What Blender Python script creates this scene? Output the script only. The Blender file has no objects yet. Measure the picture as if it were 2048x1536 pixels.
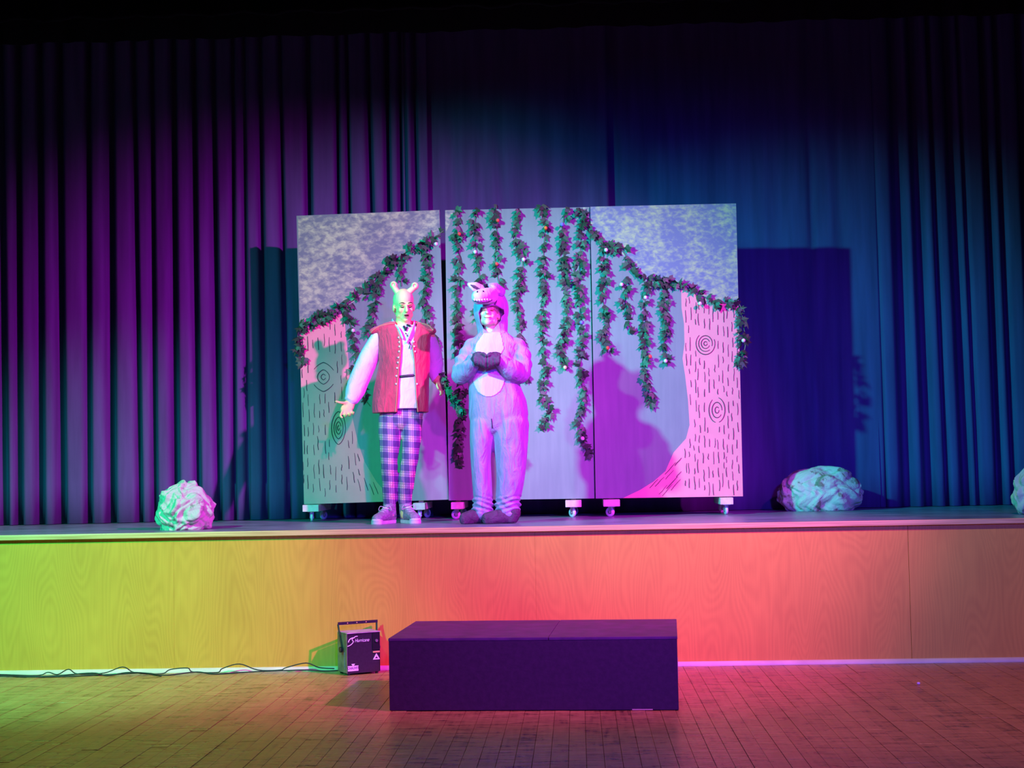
import bpy, bmesh, math, random
import numpy as np
from mathutils import Vector, Matrix, Euler

SC = bpy.context.scene
COL = SC.collection
PI = math.pi
random.seed(7)
RNG = np.random.default_rng(11)

# ------------------------------------------------------------------ camera
FPX, EYE = 3050.0, 1.44
PITCH, YAW, ROLL = math.atan(162 / FPX), 0.0414, 0.0186
_F = np.array([-math.sin(YAW) * math.cos(PITCH), math.cos(YAW) * math.cos(PITCH), math.sin(PITCH)])
_R0 = np.array([math.cos(YAW), math.sin(YAW), 0.0])
_U0 = np.cross(_R0, _F)
_R = _R0 * math.cos(ROLL) - _U0 * math.sin(ROLL)
_U = _U0 * math.cos(ROLL) + _R0 * math.sin(ROLL)
_C = np.array([0, 0, EYE])
cam = bpy.data.cameras.new('camera')
cam.sensor_width = 36.0
cam.lens = FPX / 2048 * 36.0
cam.clip_end = 200
camo = bpy.data.objects.new('camera', cam)
COL.objects.link(camo)
camo.matrix_world = Matrix(((_R[0], _U[0], -_F[0], 0), (_R[1], _U[1], -_F[1], 0), (_R[2], _U[2], -_F[2], EYE), (0, 0, 0, 1)))
SC.camera = camo


def ray(x, y):
    return _F + _R * (x - 1024) / FPX - _U * (y - 768) / FPX


def at(x, y, Y):            # a point of the plane Y = const
    d = ray(x, y)
    return _C + d * Y / d[1]


def atz(x, y, z):           # a point of the plane z = const
    d = ray(x, y)
    return _C + d * (z - EYE) / d[2]


# ------------------------------------------------------------------ world, lamps, exposure
w = bpy.data.worlds.new('world')
SC.world = w
w.use_nodes = True
w.node_tree.nodes['Background'].inputs[0].default_value = (0.10, 0.06, 0.30, 1)
w.node_tree.nodes['Background'].inputs[1].default_value = 0.05
vs = SC.view_settings
vs.view_transform = 'Standard'
vs.look = 'None'
vs.gamma = 1.0
vs.use_curve_mapping = False
vs.exposure = 0.0


def spot(name, loc, aim, color, power, angle, blend, size):
    l = bpy.data.lights.new(name, 'SPOT')
    l.color = color
    l.energy = power
    l.spot_size = math.radians(angle)
    l.spot_blend = blend
    l.shadow_soft_size = size
    o = bpy.data.objects.new(name, l)
    COL.objects.link(o)
    o.location = loc
    o.rotation_euler = (Vector(aim) - Vector(loc)).to_track_quat('-Z', 'Y').to_euler()
    return o


spot('stage_lamp_teal', (-4.4, 7.4, 4.9), (2.3, 13.6, 1.2), (0.0, 1.0, 0.88), 2900, 40, 1.0, 0.10)
spot('stage_lamp_cyan', (-6.5, 4.0, 5.2), (-1.3, 12.8, 2.75), (0.0, 1.0, 0.68), 2600, 24, 1.0, 0.12)
spot('stage_lamp_green', (-5.2, 6.0, 4.8), (-3.8, 11.2, 0.4), (0.0, 1.0, 0.50), 3100, 50, 1.0, 0.10)
spot('stage_lamp_magenta', (4.8, 5.5, 6.2), (-2.2, 12.7, 0.35), (1.0, 0.02, 1.0), 6000, 46, 0.9, 0.10)
spot('stage_lamp_pink', (1.2, 2.5, 4.8), (-0.70, 11.8, 2.05), (1.0, 0.02, 0.80), 2600, 15.5, 1.0, 0.10)
spot('stage_lamp_blue', (2.2, -3.0, 4.2), (0.9, 12.0, 0.7), (0.07, 0.05, 1.0), 7200, 32, 1.0, 0.35)
spot('hall_lamp_rose', (2.2, 7.0, 5.4), (1.9, 9.6, 0.0), (1.0, 0.26, 0.24), 560, 70, 1.0, 0.20)
spot('floor_fill_olive', (-2.4, 6.8, 5.4), (-2.3, 8.9, 0.0), (0.80, 0.80, 0.22), 240, 66, 1.0, 0.20)  # added fill that brightens the left hall floor, no real lamp

# ------------------------------------------------------------------ materials


class NT:
    def __init__(s, name):
        s.m = bpy.data.materials.new(name)
        s.m.use_nodes = True
        s.t = s.m.node_tree
        s.b = s.t.nodes['Principled BSDF']

    def n(s, kind, **kw):
        nd = s.t.nodes.new(kind)
        for k, v in kw.items():
            setattr(nd, k, v)
        return nd

    def put(s, sock, v):
        if v is None:
            return
        if isinstance(v, bpy.types.NodeSocket):
            s.t.links.new(v, sock)
        elif isinstance(v, (tuple, list)) and sock.type == 'RGBA' and len(v) == 3:
            sock.default_value = (*v, 1)
        else:
            sock.default_value = v

    def math(s, op, a, b=0.0, c=None):
        nd = s.n('ShaderNodeMath', operation=op)
        s.put(nd.inputs[0], a)
        s.put(nd.inputs[1], b)
        if c is not None:
            s.put(nd.inputs[2], c)
        return nd.outputs[0]

    def coord(s, which='Object', scale=(1, 1, 1), rot=(0, 0, 0)):
        tc = s.n('ShaderNodeTexCoord')
        mp = s.n('ShaderNodeMapping')
        s.t.links.new(tc.outputs[which], mp.inputs[0])
        mp.inputs['Scale'].default_value = scale
        mp.inputs['Rotation'].default_value = rot
        return mp.outputs[0]

    def noise(s, vec, scale, detail=3.0, rough=0.5, dist=0.0):
        nd = s.n('ShaderNodeTexNoise')
        s.put(nd.inputs['Vector'], vec)
        nd.inputs['Scale'].default_value = scale
        nd.inputs['Detail'].default_value = detail
        nd.inputs['Roughness'].default_value = rough
        nd.inputs['Distortion'].default_value = dist
        return nd.outputs['Fac']

    def ramp(s, fac, stops):
        nd = s.n('ShaderNodeValToRGB')
        s.put(nd.inputs[0], fac)
        el = nd.color_ramp.elements
        while len(el) < len(stops):
            el.new(0.5)
        for e, (p, c) in zip(el, stops):
            e.position = p
            e.color = (*c, 1) if len(c) == 3 else c
        return nd.outputs[0]

    def mix(s, fac, a, b):
        nd = s.n('ShaderNodeMix', data_type='RGBA')
        s.put(nd.inputs[0], fac)
        s.put(nd.inputs[6], a)
        s.put(nd.inputs[7], b)
        return nd.outputs[2]

    def sep(s, vec):
        nd = s.n('ShaderNodeSeparateXYZ')
        s.put(nd.inputs[0], vec)
        return nd.outputs

    def bump(s, h, strength=0.3, dist=0.01):
        nd = s.n('ShaderNodeBump')
        nd.inputs['Strength'].default_value = strength
        nd.inputs['Distance'].default_value = dist
        s.put(nd.inputs['Height'], h)
        s.t.links.new(nd.outputs[0], s.b.inputs['Normal'])

    def done(s, color=None, rough=0.6, spec=0.5, metal=0.0, sheen=0.0):
        s.put(s.b.inputs['Base Color'], color)
        s.put(s.b.inputs['Roughness'], rough)
        s.b.inputs['Specular IOR Level'].default_value = spec
        s.b.inputs['Metallic'].default_value = metal
        if sheen:
            s.b.inputs['Sheen Weight'].default_value = sheen
        return s.m


def plain(name, c, rough=0.6, spec=0.4, metal=0.0, var=0.12, scale=25.0, bump=0.0):
    t = NT(name)
    v = t.coord()
    f = t.noise(v, scale, 3)
    lo = tuple(x * (1 - var) for x in c)
    hi = tuple(min(1, x * (1 + var)) for x in c)
    col = t.ramp(f, [(0.3, lo), (0.7, hi)])
    if bump:
        t.bump(f, bump, 0.01)
    return t.done(col, rough, spec, metal)


def cloth(name, c, rough=0.9, var=0.15, weave=220.0, fold=(9, 9, 4), fb=0.35, spec=0.15, sheen=0.0):
    t = NT(name)
    v = t.coord()
    f = t.noise(t.coord(scale=fold), 1.6, 4, 0.55, 0.8)
    g = t.noise(v, weave, 2)
    h = t.math('ADD', t.math('MULTIPLY', f, 1.0), t.math('MULTIPLY', g, 0.08))
    t.bump(h, fb, 0.03)
    col = t.ramp(f, [(0.3, tuple(x * (1 - var) for x in c)), (0.7, tuple(min(1, x * (1 + var)) for x in c))])
    return t.done(col, rough, spec, 0, sheen)


M = {}
M['skin_green'] = plain('skin_green_paint', (0.84, 0.60, 0.24), 0.55, 0.3, var=0.06, scale=40)
M['skin'] = plain('skin', (0.72, 0.46, 0.36), 0.5, 0.35, var=0.05, scale=40)
M['lip'] = plain('lip', (0.55, 0.20, 0.16), 0.45, 0.4)
M['dark_hair'] = plain('dark_brow', (0.10, 0.07, 0.04), 0.8, 0.2)
M['mouth'] = plain('mouth_inside', (0.06, 0.01, 0.01), 0.6, 0.2)
M['cap'] = cloth('cap_cloth', (0.76, 0.58, 0.28), 0.8, 0.05, fb=0.12)
M['shirt'] = cloth('white_shirt_cotton', (0.80, 0.55, 0.82), 0.85, 0.05, fb=0.45, fold=(7, 7, 5))
M['velvet'] = cloth('brown_velvet', (0.60, 0.05, 0.10), 0.75, 0.20, fb=0.8, fold=(8, 8, 2.5), sheen=0.25)
M['velvet_trim'] = cloth('brown_velvet_trim', (0.62, 0.16, 0.13), 0.8, 0.1)
M['button'] = plain('pale_button', (0.70, 0.55, 0.50), 0.35, 0.5)
M['black_leather'] = plain('black_leather', (0.02, 0.02, 0.025), 0.4, 0.5)
M['black_ribbon'] = plain('black_ribbon', (0.02, 0.02, 0.025), 0.7, 0.2)
M['shoe'] = cloth('grey_shoe_suede', (0.30, 0.24, 0.34), 0.85, 0.25, fb=0.5, fold=(25, 25, 25))
M['sole'] = plain('pale_rubber_sole', (0.62, 0.55, 0.62), 0.6, 0.3)
M['lace'] = plain('lace', (0.50, 0.42, 0.52), 0.8, 0.2)
M['plush'] = cloth('grey_plush', (0.36, 0.235, 0.46), 0.95, 0.18, fb=0.7, fold=(12, 12, 3.5), sheen=0.2)
M['plush_pale'] = cloth('pale_plush', (0.72, 0.40, 0.70), 0.95, 0.05, fb=0.25, fold=(14, 14, 3))
M['hoof'] = cloth('dark_hoof_fabric', (0.10, 0.05, 0.10), 0.7, 0.3, fb=0.5, fold=(12, 12, 12))
M['mane'] = cloth('black_mane_plush', (0.03, 0.03, 0.05), 0.95, 0.3)
M['teeth'] = plain('white_felt', (0.88, 0.84, 0.86), 0.8, 0.2)
M['tooth_felt'] = plain('pale_felt_teeth', (0.80, 0.52, 0.78), 0.85, 0.15)
M['black'] = plain('black_felt', (0.015, 0.012, 0.02), 0.9, 0.15)

# plaid trousers
t = NT('plaid_cotton')
x, y, z = t.sep(t.coord())
sx = t.math('SINE', t.math('MULTIPLY', x, 2 * PI / 0.082))
sz = t.math('SINE', t.math('MULTIPLY', t.math('ADD', z, t.math('MULTIPLY', x, 0.08)), 2 * PI / 0.092))
bx = t.math('GREATER_THAN', sx, 0.05)
bz = t.math('GREATER_THAN', sz, 0.05)
lx = t.math('LESS_THAN', t.math('ABSOLUTE', t.math('SUBTRACT', sx, 0.75)), 0.12)
lz = t.math('LESS_THAN', t.math('ABSOLUTE', t.math('SUBTRACT', sz, 0.72)), 0.12)
tot = t.math('MULTIPLY', t.math('ADD', bx, bz), 0.5)
c = t.ramp(tot, [(0.0, (0.10, 0.06, 0.20)), (0.5, (0.30, 0.16, 0.34)), (1.0, (0.78, 0.42, 0.44))])
c = t.mix(t.math('MULTIPLY', t.math('MAXIMUM', lx, lz), 0.65), c, (0.10, 0.06, 0.16))
t.bump(t.noise(t.coord(scale=(10, 10, 4)), 2.0, 3, 0.5, 0.6), 0.35, 0.03)
M['plaid'] = t.done(c, 0.85, 0.2)

# black drapes
t = NT('black_stage_drape')
v = t.coord()
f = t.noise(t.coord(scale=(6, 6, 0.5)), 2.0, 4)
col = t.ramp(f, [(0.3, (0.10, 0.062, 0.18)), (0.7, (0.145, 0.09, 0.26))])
t.bump(t.noise(v, 260, 2), 0.2, 0.002)
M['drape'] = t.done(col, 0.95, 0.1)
M['border_cloth'] = plain('black_border_cloth', (0.010, 0.009, 0.012), 0.95, 0.05)

# plywood of the stage front
t = NT('birch_plywood')
v = t.coord(scale=(1, 1, 1))
g = t.noise(t.coord(scale=(2.2, 1, 0.42)), 1.5, 1.0, 0.4, 0.25)
rings = t.math('SINE', t.math('MULTIPLY', g, 190.0))
fine = t.noise(t.coord(scale=(130, 1, 3)), 1.0, 3)
blot = t.noise(t.coord(scale=(1.2, 1, 0.8)), 2.2, 3)
k = t.math('ADD', t.math('MULTIPLY', rings, 0.06), t.math('ADD', t.math('MULTIPLY', fine, 0.30), t.math('MULTIPLY', blot, 0.45)))
col = t.ramp(k, [(0.12, (0.56, 0.31, 0.035)), (0.62, (0.76, 0.46, 0.055))])
kn = t.n('ShaderNodeTexVoronoi')
t.put(kn.inputs['Vector'], t.coord(scale=(1.7, 1, 1.5)))
kn.inputs['Scale'].default_value = 1.3
dots = t.ramp(kn.outputs['Distance'], [(0.0, (1, 1, 1)), (0.018, (0, 0, 0))])
col = t.mix(t.math('MULTIPLY', dots, 0.5), col, (0.20, 0.09, 0.03))
t.bump(fine, 0.04, 0.002)
M['plywood'] = t.done(col, 0.48, 0.4)

# nosing timber
t = NT('pale_nosing_timber')
f = t.noise(t.coord(scale=(1.5, 30, 60)), 1.6, 4)
col = t.ramp(f, [(0.3, (0.52, 0.36, 0.12)), (0.7, (0.82, 0.64, 0.25))])
M['nosing'] = t.done(col, 0.4, 0.5)
M['base_white'] = plain('white_painted_bead', (0.62, 0.64, 0.46), 0.5, 0.4, var=0.12, scale=6)

# hall floor boards
t = NT('old_varnished_boards')
oi = t.n('ShaderNodeObjectInfo')
gp = t.n('ShaderNodeNewGeometry')
mp = t.n('ShaderNodeMapping')
t.t.links.new(gp.outputs['Position'], mp.inputs[0])
mp.inputs['Scale'].default_value = (22, 1.6, 1)
gr = t.noise(mp.outputs[0], 2.0, 4)
mp2 = t.n('ShaderNodeMapping')
t.t.links.new(gp.outputs['Position'], mp2.inputs[0])
mp2.inputs['Scale'].default_value = (2.2, 9, 1)
wear = t.noise(mp2.outputs[0], 2.2, 6, 0.68, 0.6)
k = t.math('ADD', t.math('MULTIPLY', gr, 0.35), t.math('ADD', t.math('MULTIPLY', wear, 0.95), t.math('MULTIPLY', oi.outputs['Random'], 0.10)))
col = t.ramp(k, [(0.50, (0.07, 0.038, 0.012)), (0.64, (0.36, 0.22, 0.06)), (0.92, (0.55, 0.37, 0.11))])
t.bump(wear, 0.55, 0.02)
rg = t.math('MULTIPLY_ADD', wear, 0.26, 0.17)
M['board'] = t.done(col, rg, 0.75)
M['floor_gap'] = plain('dark_floor_gap', (0.06, 0.03, 0.018), 0.8, 0.2)

# stage deck
t = NT('dark_painted_deck')
f = t.noise(t.coord(scale=(1.0, 7, 1)), 2.6, 5, 0.6)
col = t.ramp(f, [(0.35, (0.10, 0.10, 0.14)), (0.7, (0.33, 0.31, 0.44))])
t.bump(f, 0.12, 0.01)
M['deck'] = t.done(col, t.math('MULTIPLY_ADD', f, 0.3, 0.18), 0.5)

# riser
t = NT('black_riser_paint')
f = t.noise(t.coord(), 30, 5, 0.65)
s = t.noise(t.coord(scale=(1, 1, 6)), 7, 4, 0.7)
col = t.mix(t.ramp(s, [(0.71, (0, 0, 0)), (0.76, (1, 1, 1))]), t.ramp(f, [(0.3, (0.026, 0.007, 0.028)), (0.7, (0.042, 0.012, 0.044))]), (0.10, 0.09, 0.10))
t.bump(f, 0.25, 0.004)
M['riser'] = t.done(col, 0.62, 0.35)
M['riser_top'] = plain('scuffed_riser_top_painted_sheen', (0.080, 0.018, 0.090), 0.55, 0.4, var=0.3, scale=9)  # lighter than the sides: grazing sheen put into the base colour
M['raw_wood'] = plain('raw_splintered_wood', (0.62, 0.46, 0.34), 0.7, 0.3)

# scenery flats
t = NT('cave_grey_paint')
f = t.noise(t.coord(scale=(12, 1, 1.2)), 2.0, 4)
f2 = t.noise(t.coord(), 1.6, 3)
k = t.math('ADD', t.math('MULTIPLY', f, 0.5), t.math('MULTIPLY', f2, 0.5))
col = t.ramp(k, [(0.3, (0.19, 0.26, 0.235)), (0.7, (0.25, 0.33, 0.29))])
M['cave'] = t.done(col, 0.6, 0.3)


def foliage_mat(name, pale, deep, sc, thr):
    t = NT(name)
    v = t.coord(scale=(1, 1, 1.5), rot=(0, 0.45, 0))
    f = t.noise(v, sc, 4, 0.6, 0.2)
    f2 = t.noise(t.coord(), 3.4, 2)
    k = t.math('ADD', t.math('MULTIPLY', f, 0.7), t.math('MULTIPLY', f2, 0.38))
    col = t.ramp(k, [(thr - 0.10, deep), (thr, tuple(0.5 * (a + b) for a, b in zip(pale, deep))), (thr + 0.07, pale)])
    return t.done(col, 0.65, 0.3)


M['foliage_cream'] = foliage_mat('dabbed_cream_foliage_paint', (0.54, 0.66, 0.36), (0.20, 0.25, 0.25), 15, 0.57)
M['foliage_lime'] = foliage_mat('dabbed_lime_foliage_paint', (0.47, 0.58, 0.28), (0.20, 0.25, 0.33), 18, 0.575)
M['trunk'] = plain('tan_trunk_paint', (0.86, 0.37, 0.34), 0.6, 0.3, var=0.05, scale=6)
M['stroke'] = plain('dark_bark_stroke_paint', (0.10, 0.05, 0.07), 0.7, 0.2)
M['board_edge'] = plain('pale_board_edge', (0.80, 0.70, 0.62), 0.6, 0.3)
M['dolly'] = plain('pale_dolly_timber', (0.78, 0.66, 0.60), 0.6, 0.3)
M['steel'] = plain('zinc_steel', (0.62, 0.62, 0.65), 0.3, 0.5, 0.8)
M['wheel'] = plain('white_caster_rubber', (0.70, 0.68, 0.74), 0.45, 0.4)
M['hub'] = plain('dark_caster_hub', (0.12, 0.12, 0.14), 0.5, 0.4)

# ivy
def leafmat(name, c):
    t = NT(name)
    oi = t.n('ShaderNodeObjectInfo')
    col = t.ramp(oi.outputs['Random'], [(0.0, tuple(x * 0.55 for x in c)), (1.0, tuple(x * 1.45 for x in c))])
    return t.done(col, 0.45, 0.4)


M['leaf'] = leafmat('green_silk_leaf', (0.048, 0.088, 0.050))
M['stem'] = plain('green_plastic_stem', (0.14, 0.20, 0.12), 0.6, 0.3)
for nm, c in dict(white=(0.9, 0.86, 0.86), red=(0.85, 0.10, 0.06), orange=(0.95, 0.25, 0.04), blue=(0.20, 0.25, 0.85), yellow=(0.9, 0.75, 0.35)).items():
    M['ball_' + nm] = plain(nm + '_ball', c, 0.5, 0.4, var=0.04)

# crumpled paper rocks
def papermat(name, c, dark, thr):
    t = NT(name)
    f = t.noise(t.coord(), 9, 4, 0.6, 0.4)
    col = t.ramp(f, [(thr - 0.03, dark), (thr + 0.03, c)])
    t.bump(t.noise(t.coord(), 30, 3, 0.6, 1.0), 0.25, 0.02)
    return t.done(col, 0.7, 0.3)


M['paper_pale'] = papermat('crumpled_pale_paper', (0.52, 0.50, 0.46), (0.26, 0.23, 0.22), 0.37)
M['paper_grey'] = papermat('crumpled_grey_paper', (0.66, 0.64, 0.52), (0.30, 0.25, 0.18), 0.41)

# fog machine
M['fog_black'] = plain('black_powder_coat', (0.020, 0.018, 0.028), 0.45, 0.5, var=0.2, scale=60)
M['fog_side'] = plain('dusty_grey_steel', (0.22, 0.19, 0.16), 0.5, 0.5, var=0.4, scale=14)
M['fog_top'] = plain('dusty_steel_top', (0.42, 0.36, 0.40), 0.5, 0.4, var=0.3, scale=14)
M['print'] = plain('white_print', (0.85, 0.82, 0.86), 0.5, 0.3, var=0.02)
M['cable'] = plain('black_rubber_cable', (0.02, 0.022, 0.025), 0.5, 0.4)


# ------------------------------------------------------------------ geometry helpers
def link(name, me, m=None, parent=None, smooth=False):
    if m is not None:
        me.materials.clear()
        for q in (m if isinstance(m, list) else [m]):
            me.materials.append(q)
    if smooth:
        me.polygons.foreach_set('use_smooth', [True] * len(me.polygons))
    o = bpy.data.objects.new(name, me)
    COL.objects.link(o)
    if parent is not None:
        o.parent = parent
    return o


def tag(o, label=None, cat=None, group=None, kind=None):
    if label:
        o['label'] = label
    if cat:
        o['category'] = cat
    if group:
        o['group'] = group
    if kind:
        o['kind'] = kind
    return o


def empty(name, loc, rz=0.0, **kw):
    o = bpy.data.objects.new(name, None)
    o.empty_display_size = 0.1
    COL.objects.link(o)
    o.location = tuple(float(a) for a in loc)
    o.rotation_euler = (0, 0, rz)
    return tag(o, **kw)


class Solid:
    """collects closed shapes into one mesh"""

    def __init__(s):
        s.v, s.f = [], []

    def add(s, vs_, fs_):
        b = len(s.v)
        s.v.extend([tuple(float(q) for q in p) for p in vs_])
        s.f.extend([tuple(i + b for i in f) for f in fs_])
        return s

    def ell(s, c, r, rot=None, nu=16, nv=10):
        vs_, fs_ = [], []
        for j in range(1, nv):
            ph = PI * j / nv
            for i in range(nu):
                th = 2 * PI * i / nu
                vs_.append((math.sin(ph) * math.cos(th), math.sin(ph) * math.sin(th), math.cos(ph)))
        vs_ += [(0, 0, 1), (0, 0, -1)]
        top, bot = len(vs_) - 2, len(vs_) - 1
        for i in range(nu):
            fs_.append((top, i, (i + 1) % nu))
            q = (nv - 2) * nu
            fs_.append((bot, q + (i + 1) % nu, q + i))
        for j in range(nv - 2):
            for i in range(nu):
                a, b = j * nu + i, j * nu + (i + 1) % nu
                fs_.append((a, a + nu, b + nu, b))
        R = np.array(rot) if rot is not None else np.eye(3)
        P = (np.array(vs_) * np.array(r)) @ R.T + np.array(c)
        return s.add(P, fs_)

    def rings(s, rs, nu=24):
        """stack of rings: each ring is an (nu,3) array; capped"""
        vs_, fs_ = [], []
        for R in rs:
            vs_.extend(R)
        n = len(rs)
        for j in range(n - 1):
            for i in range(nu):
                a, b = j * nu + i, j * nu + (i + 1) % nu
                fs_.append((a, b, b + nu, a + nu))
        fs_.append(tuple(reversed(range(nu))))
        fs_.append(tuple((n - 1) * nu + i for i in range(nu)))
        return s.add(vs_, fs_)

    def tube(s, pts, rad, nu=14, ref=(0, 1, 0), round_ends=True, sub=4):
        pts = [np.array(p, float) for p in pts]
        rad = [(r, r) if not isinstance(r, (tuple, list)) else tuple(r) for r in rad]
        if sub > 1 and len(pts) > 1:
            P, Q = [], []
            n = len(pts)
            for i in range(n - 1):
                p0, p1, p2, p3 = pts[max(i - 1, 0)], pts[i], pts[i + 1], pts[min(i + 2, n - 1)]
                for k in range(sub):
                    u = k / sub
                    P.append(0.5 * ((2 * p1) + (p2 - p0) * u + (2 * p0 - 5 * p1 + 4 * p2 - p3) * u * u + (3 * p1 - p0 - 3 * p2 + p3) * u ** 3))
                    Q.append(tuple(rad[i][q] * (1 - u) + rad[i + 1][q] * u for q in (0, 1)))
            P.append(pts[-1])
            Q.append(rad[-1])
            pts, rad = P, Q
        n = len(pts)
        rs = []
        ref = np.array(ref, float)
        T = []
        for i in range(n):
            d = pts[min(i + 1, n - 1)] - pts[max(i - 1, 0)]
            T.append(d / (np.linalg.norm(d) + 1e-9))

        def ring(p, tt, ra, rb):
            a = np.cross(ref, tt)
            if np.linalg.norm(a) < 1e-3:
                a = np.cross(np.array([1.0, 0.0, 0.01]), tt)
            a /= np.linalg.norm(a)
            b = np.cross(tt, a)
            return [p + a * ra * math.cos(2 * PI * k / nu) + b * rb * math.sin(2 * PI * k / nu) for k in range(nu)]
        if round_ends:
            for u in (0.05, 0.5, 0.85):
                q = math.sqrt(1 - (1 - u) ** 2)
                rs.append(ring(pts[0] - T[0] * rad[0][0] * (1 - u), T[0], rad[0][0] * q, rad[0][1] * q))
        for i in range(n):
            rs.append(ring(pts[i], T[i], *rad[i]))
        if round_ends:
            for u in (0.85, 0.5, 0.05):
                q = math.sqrt(1 - (1 - u) ** 2)
                rs.append(ring(pts[-1] + T[-1] * rad[-1][0] * (1 - u), T[-1], rad[-1][0] * q, rad[-1][1] * q))
        return s.rings(rs, nu)

    def stack(s, rows, nu=28, p=2.3):
        """horizontal superellipse rings: rows of (cx, cy, z, half width, half depth)"""
        rs = []
        for cx, cy, zz, hw, hd in rows:
            r = []
            for k in range(nu):
                a = 2 * PI * k / nu
                ca, sa = math.cos(a), math.sin(a)
                r.append((cx + hw * math.copysign(abs(ca) ** (2 / p), ca), cy + hd * math.copysign(abs(sa) ** (2 / p), sa), zz))
            rs.append(r)
        if rows[0][2] > rows[-1][2]:
            rs = rs[::-1]
        return s.rings(rs, nu)

    def box(s, lo, hi, R=None, c=None):
        x0, y0, z0 = lo
        x1, y1, z1 = hi
        P = np.array([(x0, y0, z0), (x1, y0, z0), (x1, y1, z0), (x0, y1, z0), (x0, y0, z1), (x1, y0, z1), (x1, y1, z1), (x0, y1, z1)], float)
        if R is not None:
            P = P @ np.array(R).T
        if c is not None:
            P = P + np.array(c)
        return s.add(P, [(0, 3, 2, 1), (4, 5, 6, 7), (0, 1, 5, 4), (1, 2, 6, 5), (2, 3, 7, 6), (3, 0, 4, 7)])

    def cyl(s, c, axis, r, h, nu=20, r2=None):
        a = np.array(axis, float)
        a /= np.linalg.norm(a)
        p = np.array(c, float)
        return s.tube([p - a * h / 2, p + a * h / 2], [r, r if r2 is None else r2], nu, ref=(0.3, 0.2, 0.93), round_ends=False, sub=1)

    def prism(s, poly, y0, y1):
        """polygon of (x, z) extruded along y"""
        n = len(poly)
        vs_ = [(p[0], y0, p[1]) for p in poly] + [(p[0], y1, p[1]) for p in poly]
        fs_ = [tuple(range(n)), tuple(reversed(range(n, 2 * n)))] + [((i + 1) % n, i, i + n, (i + 1) % n + n) for i in range(n)]
        return s.add(vs_, fs_)

    def mesh(s, name='shape', fix=True):
        me = bpy.data.meshes.new(name)
        me.from_pydata(s.v, [], s.f)
        if fix:
            bm = bmesh.new()
            bm.from_mesh(me)
            bmesh.ops.recalc_face_normals(bm, faces=bm.faces)
            bm.to_mesh(me)
            bm.free()
        me.update()
        return me

    def build(s, name, m, parent=None, smooth=False, bevel=0.0):
        me = s.mesh(name)
        if bevel:
            bm = bmesh.new()
            bm.from_mesh(me)
            bmesh.ops.bevel(bm, geom=list(bm.edges), offset=bevel, segments=2, affect='EDGES', profile=0.6)
            bm.to_mesh(me)
            bm.free()
        return link(name, me, m, parent, smooth)


def evaluated(o):
    dg = bpy.context.evaluated_depsgraph_get()
    dg.update()
    return bpy.data.meshes.new_from_object(o.evaluated_get(dg))


def fuse(sol, voxel, smooth=4, cut=None, cut_smooth=0):
    """overlapping closed shapes -> one continuous surface"""
    o = link('work', sol.mesh())
    md = o.modifiers.new('r', 'REMESH')
    md.mode = 'VOXEL'
    md.voxel_size = voxel
    sm = o.modifiers.new('s', 'SMOOTH')
    sm.factor = 0.5
    sm.iterations = smooth
    extra = []
    for c in (cut or []):
        co = link('cutter', c.mesh())
        extra.append(co)
        b = o.modifiers.new('b', 'BOOLEAN')
        b.operation = 'DIFFERENCE'
        b.solver = 'EXACT'
        b.object = co
    me = evaluated(o)
    bpy.data.objects.remove(o)
    for e in extra:
        bpy.data.objects.remove(e)
    return me


def coords(me):
    a = np.empty(len(me.vertices) * 3)
    me.vertices.foreach_get('co', a)
    return a.reshape(-1, 3)


def wrinkle(me, fn):
    a = coords(me)
    n = np.empty(len(me.vertices) * 3)
    me.vertices.foreach_get('normal', n)
    a = a + n.reshape(-1, 3) * fn(a)[:, None]
    me.vertices.foreach_set('co', a.ravel())
    me.update()
    return me


def fold_field(seed, k=9, amp=0.004, fx=(8, 26), fz=(2, 7)):
    r = np.random.default_rng(seed)
    W = [(r.uniform(*fx) * r.choice([-1, 1]), r.uniform(*fx) * 0.6, r.uniform(*fz) * r.choice([-1, 1]), r.uniform(0, 6.28), r.uniform(0.4, 1)) for _ in range(k)]

    def f(a):
        s = 0
        for wx, wy, wz, p, q in W:
            u = np.sin(a[:, 0] * wx + a[:, 1] * wy + a[:, 2] * wz + p)
            s = s + q * (1 - np.abs(u)) ** 2
        return (s / k - 0.25) * amp * 4
    return f


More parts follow.
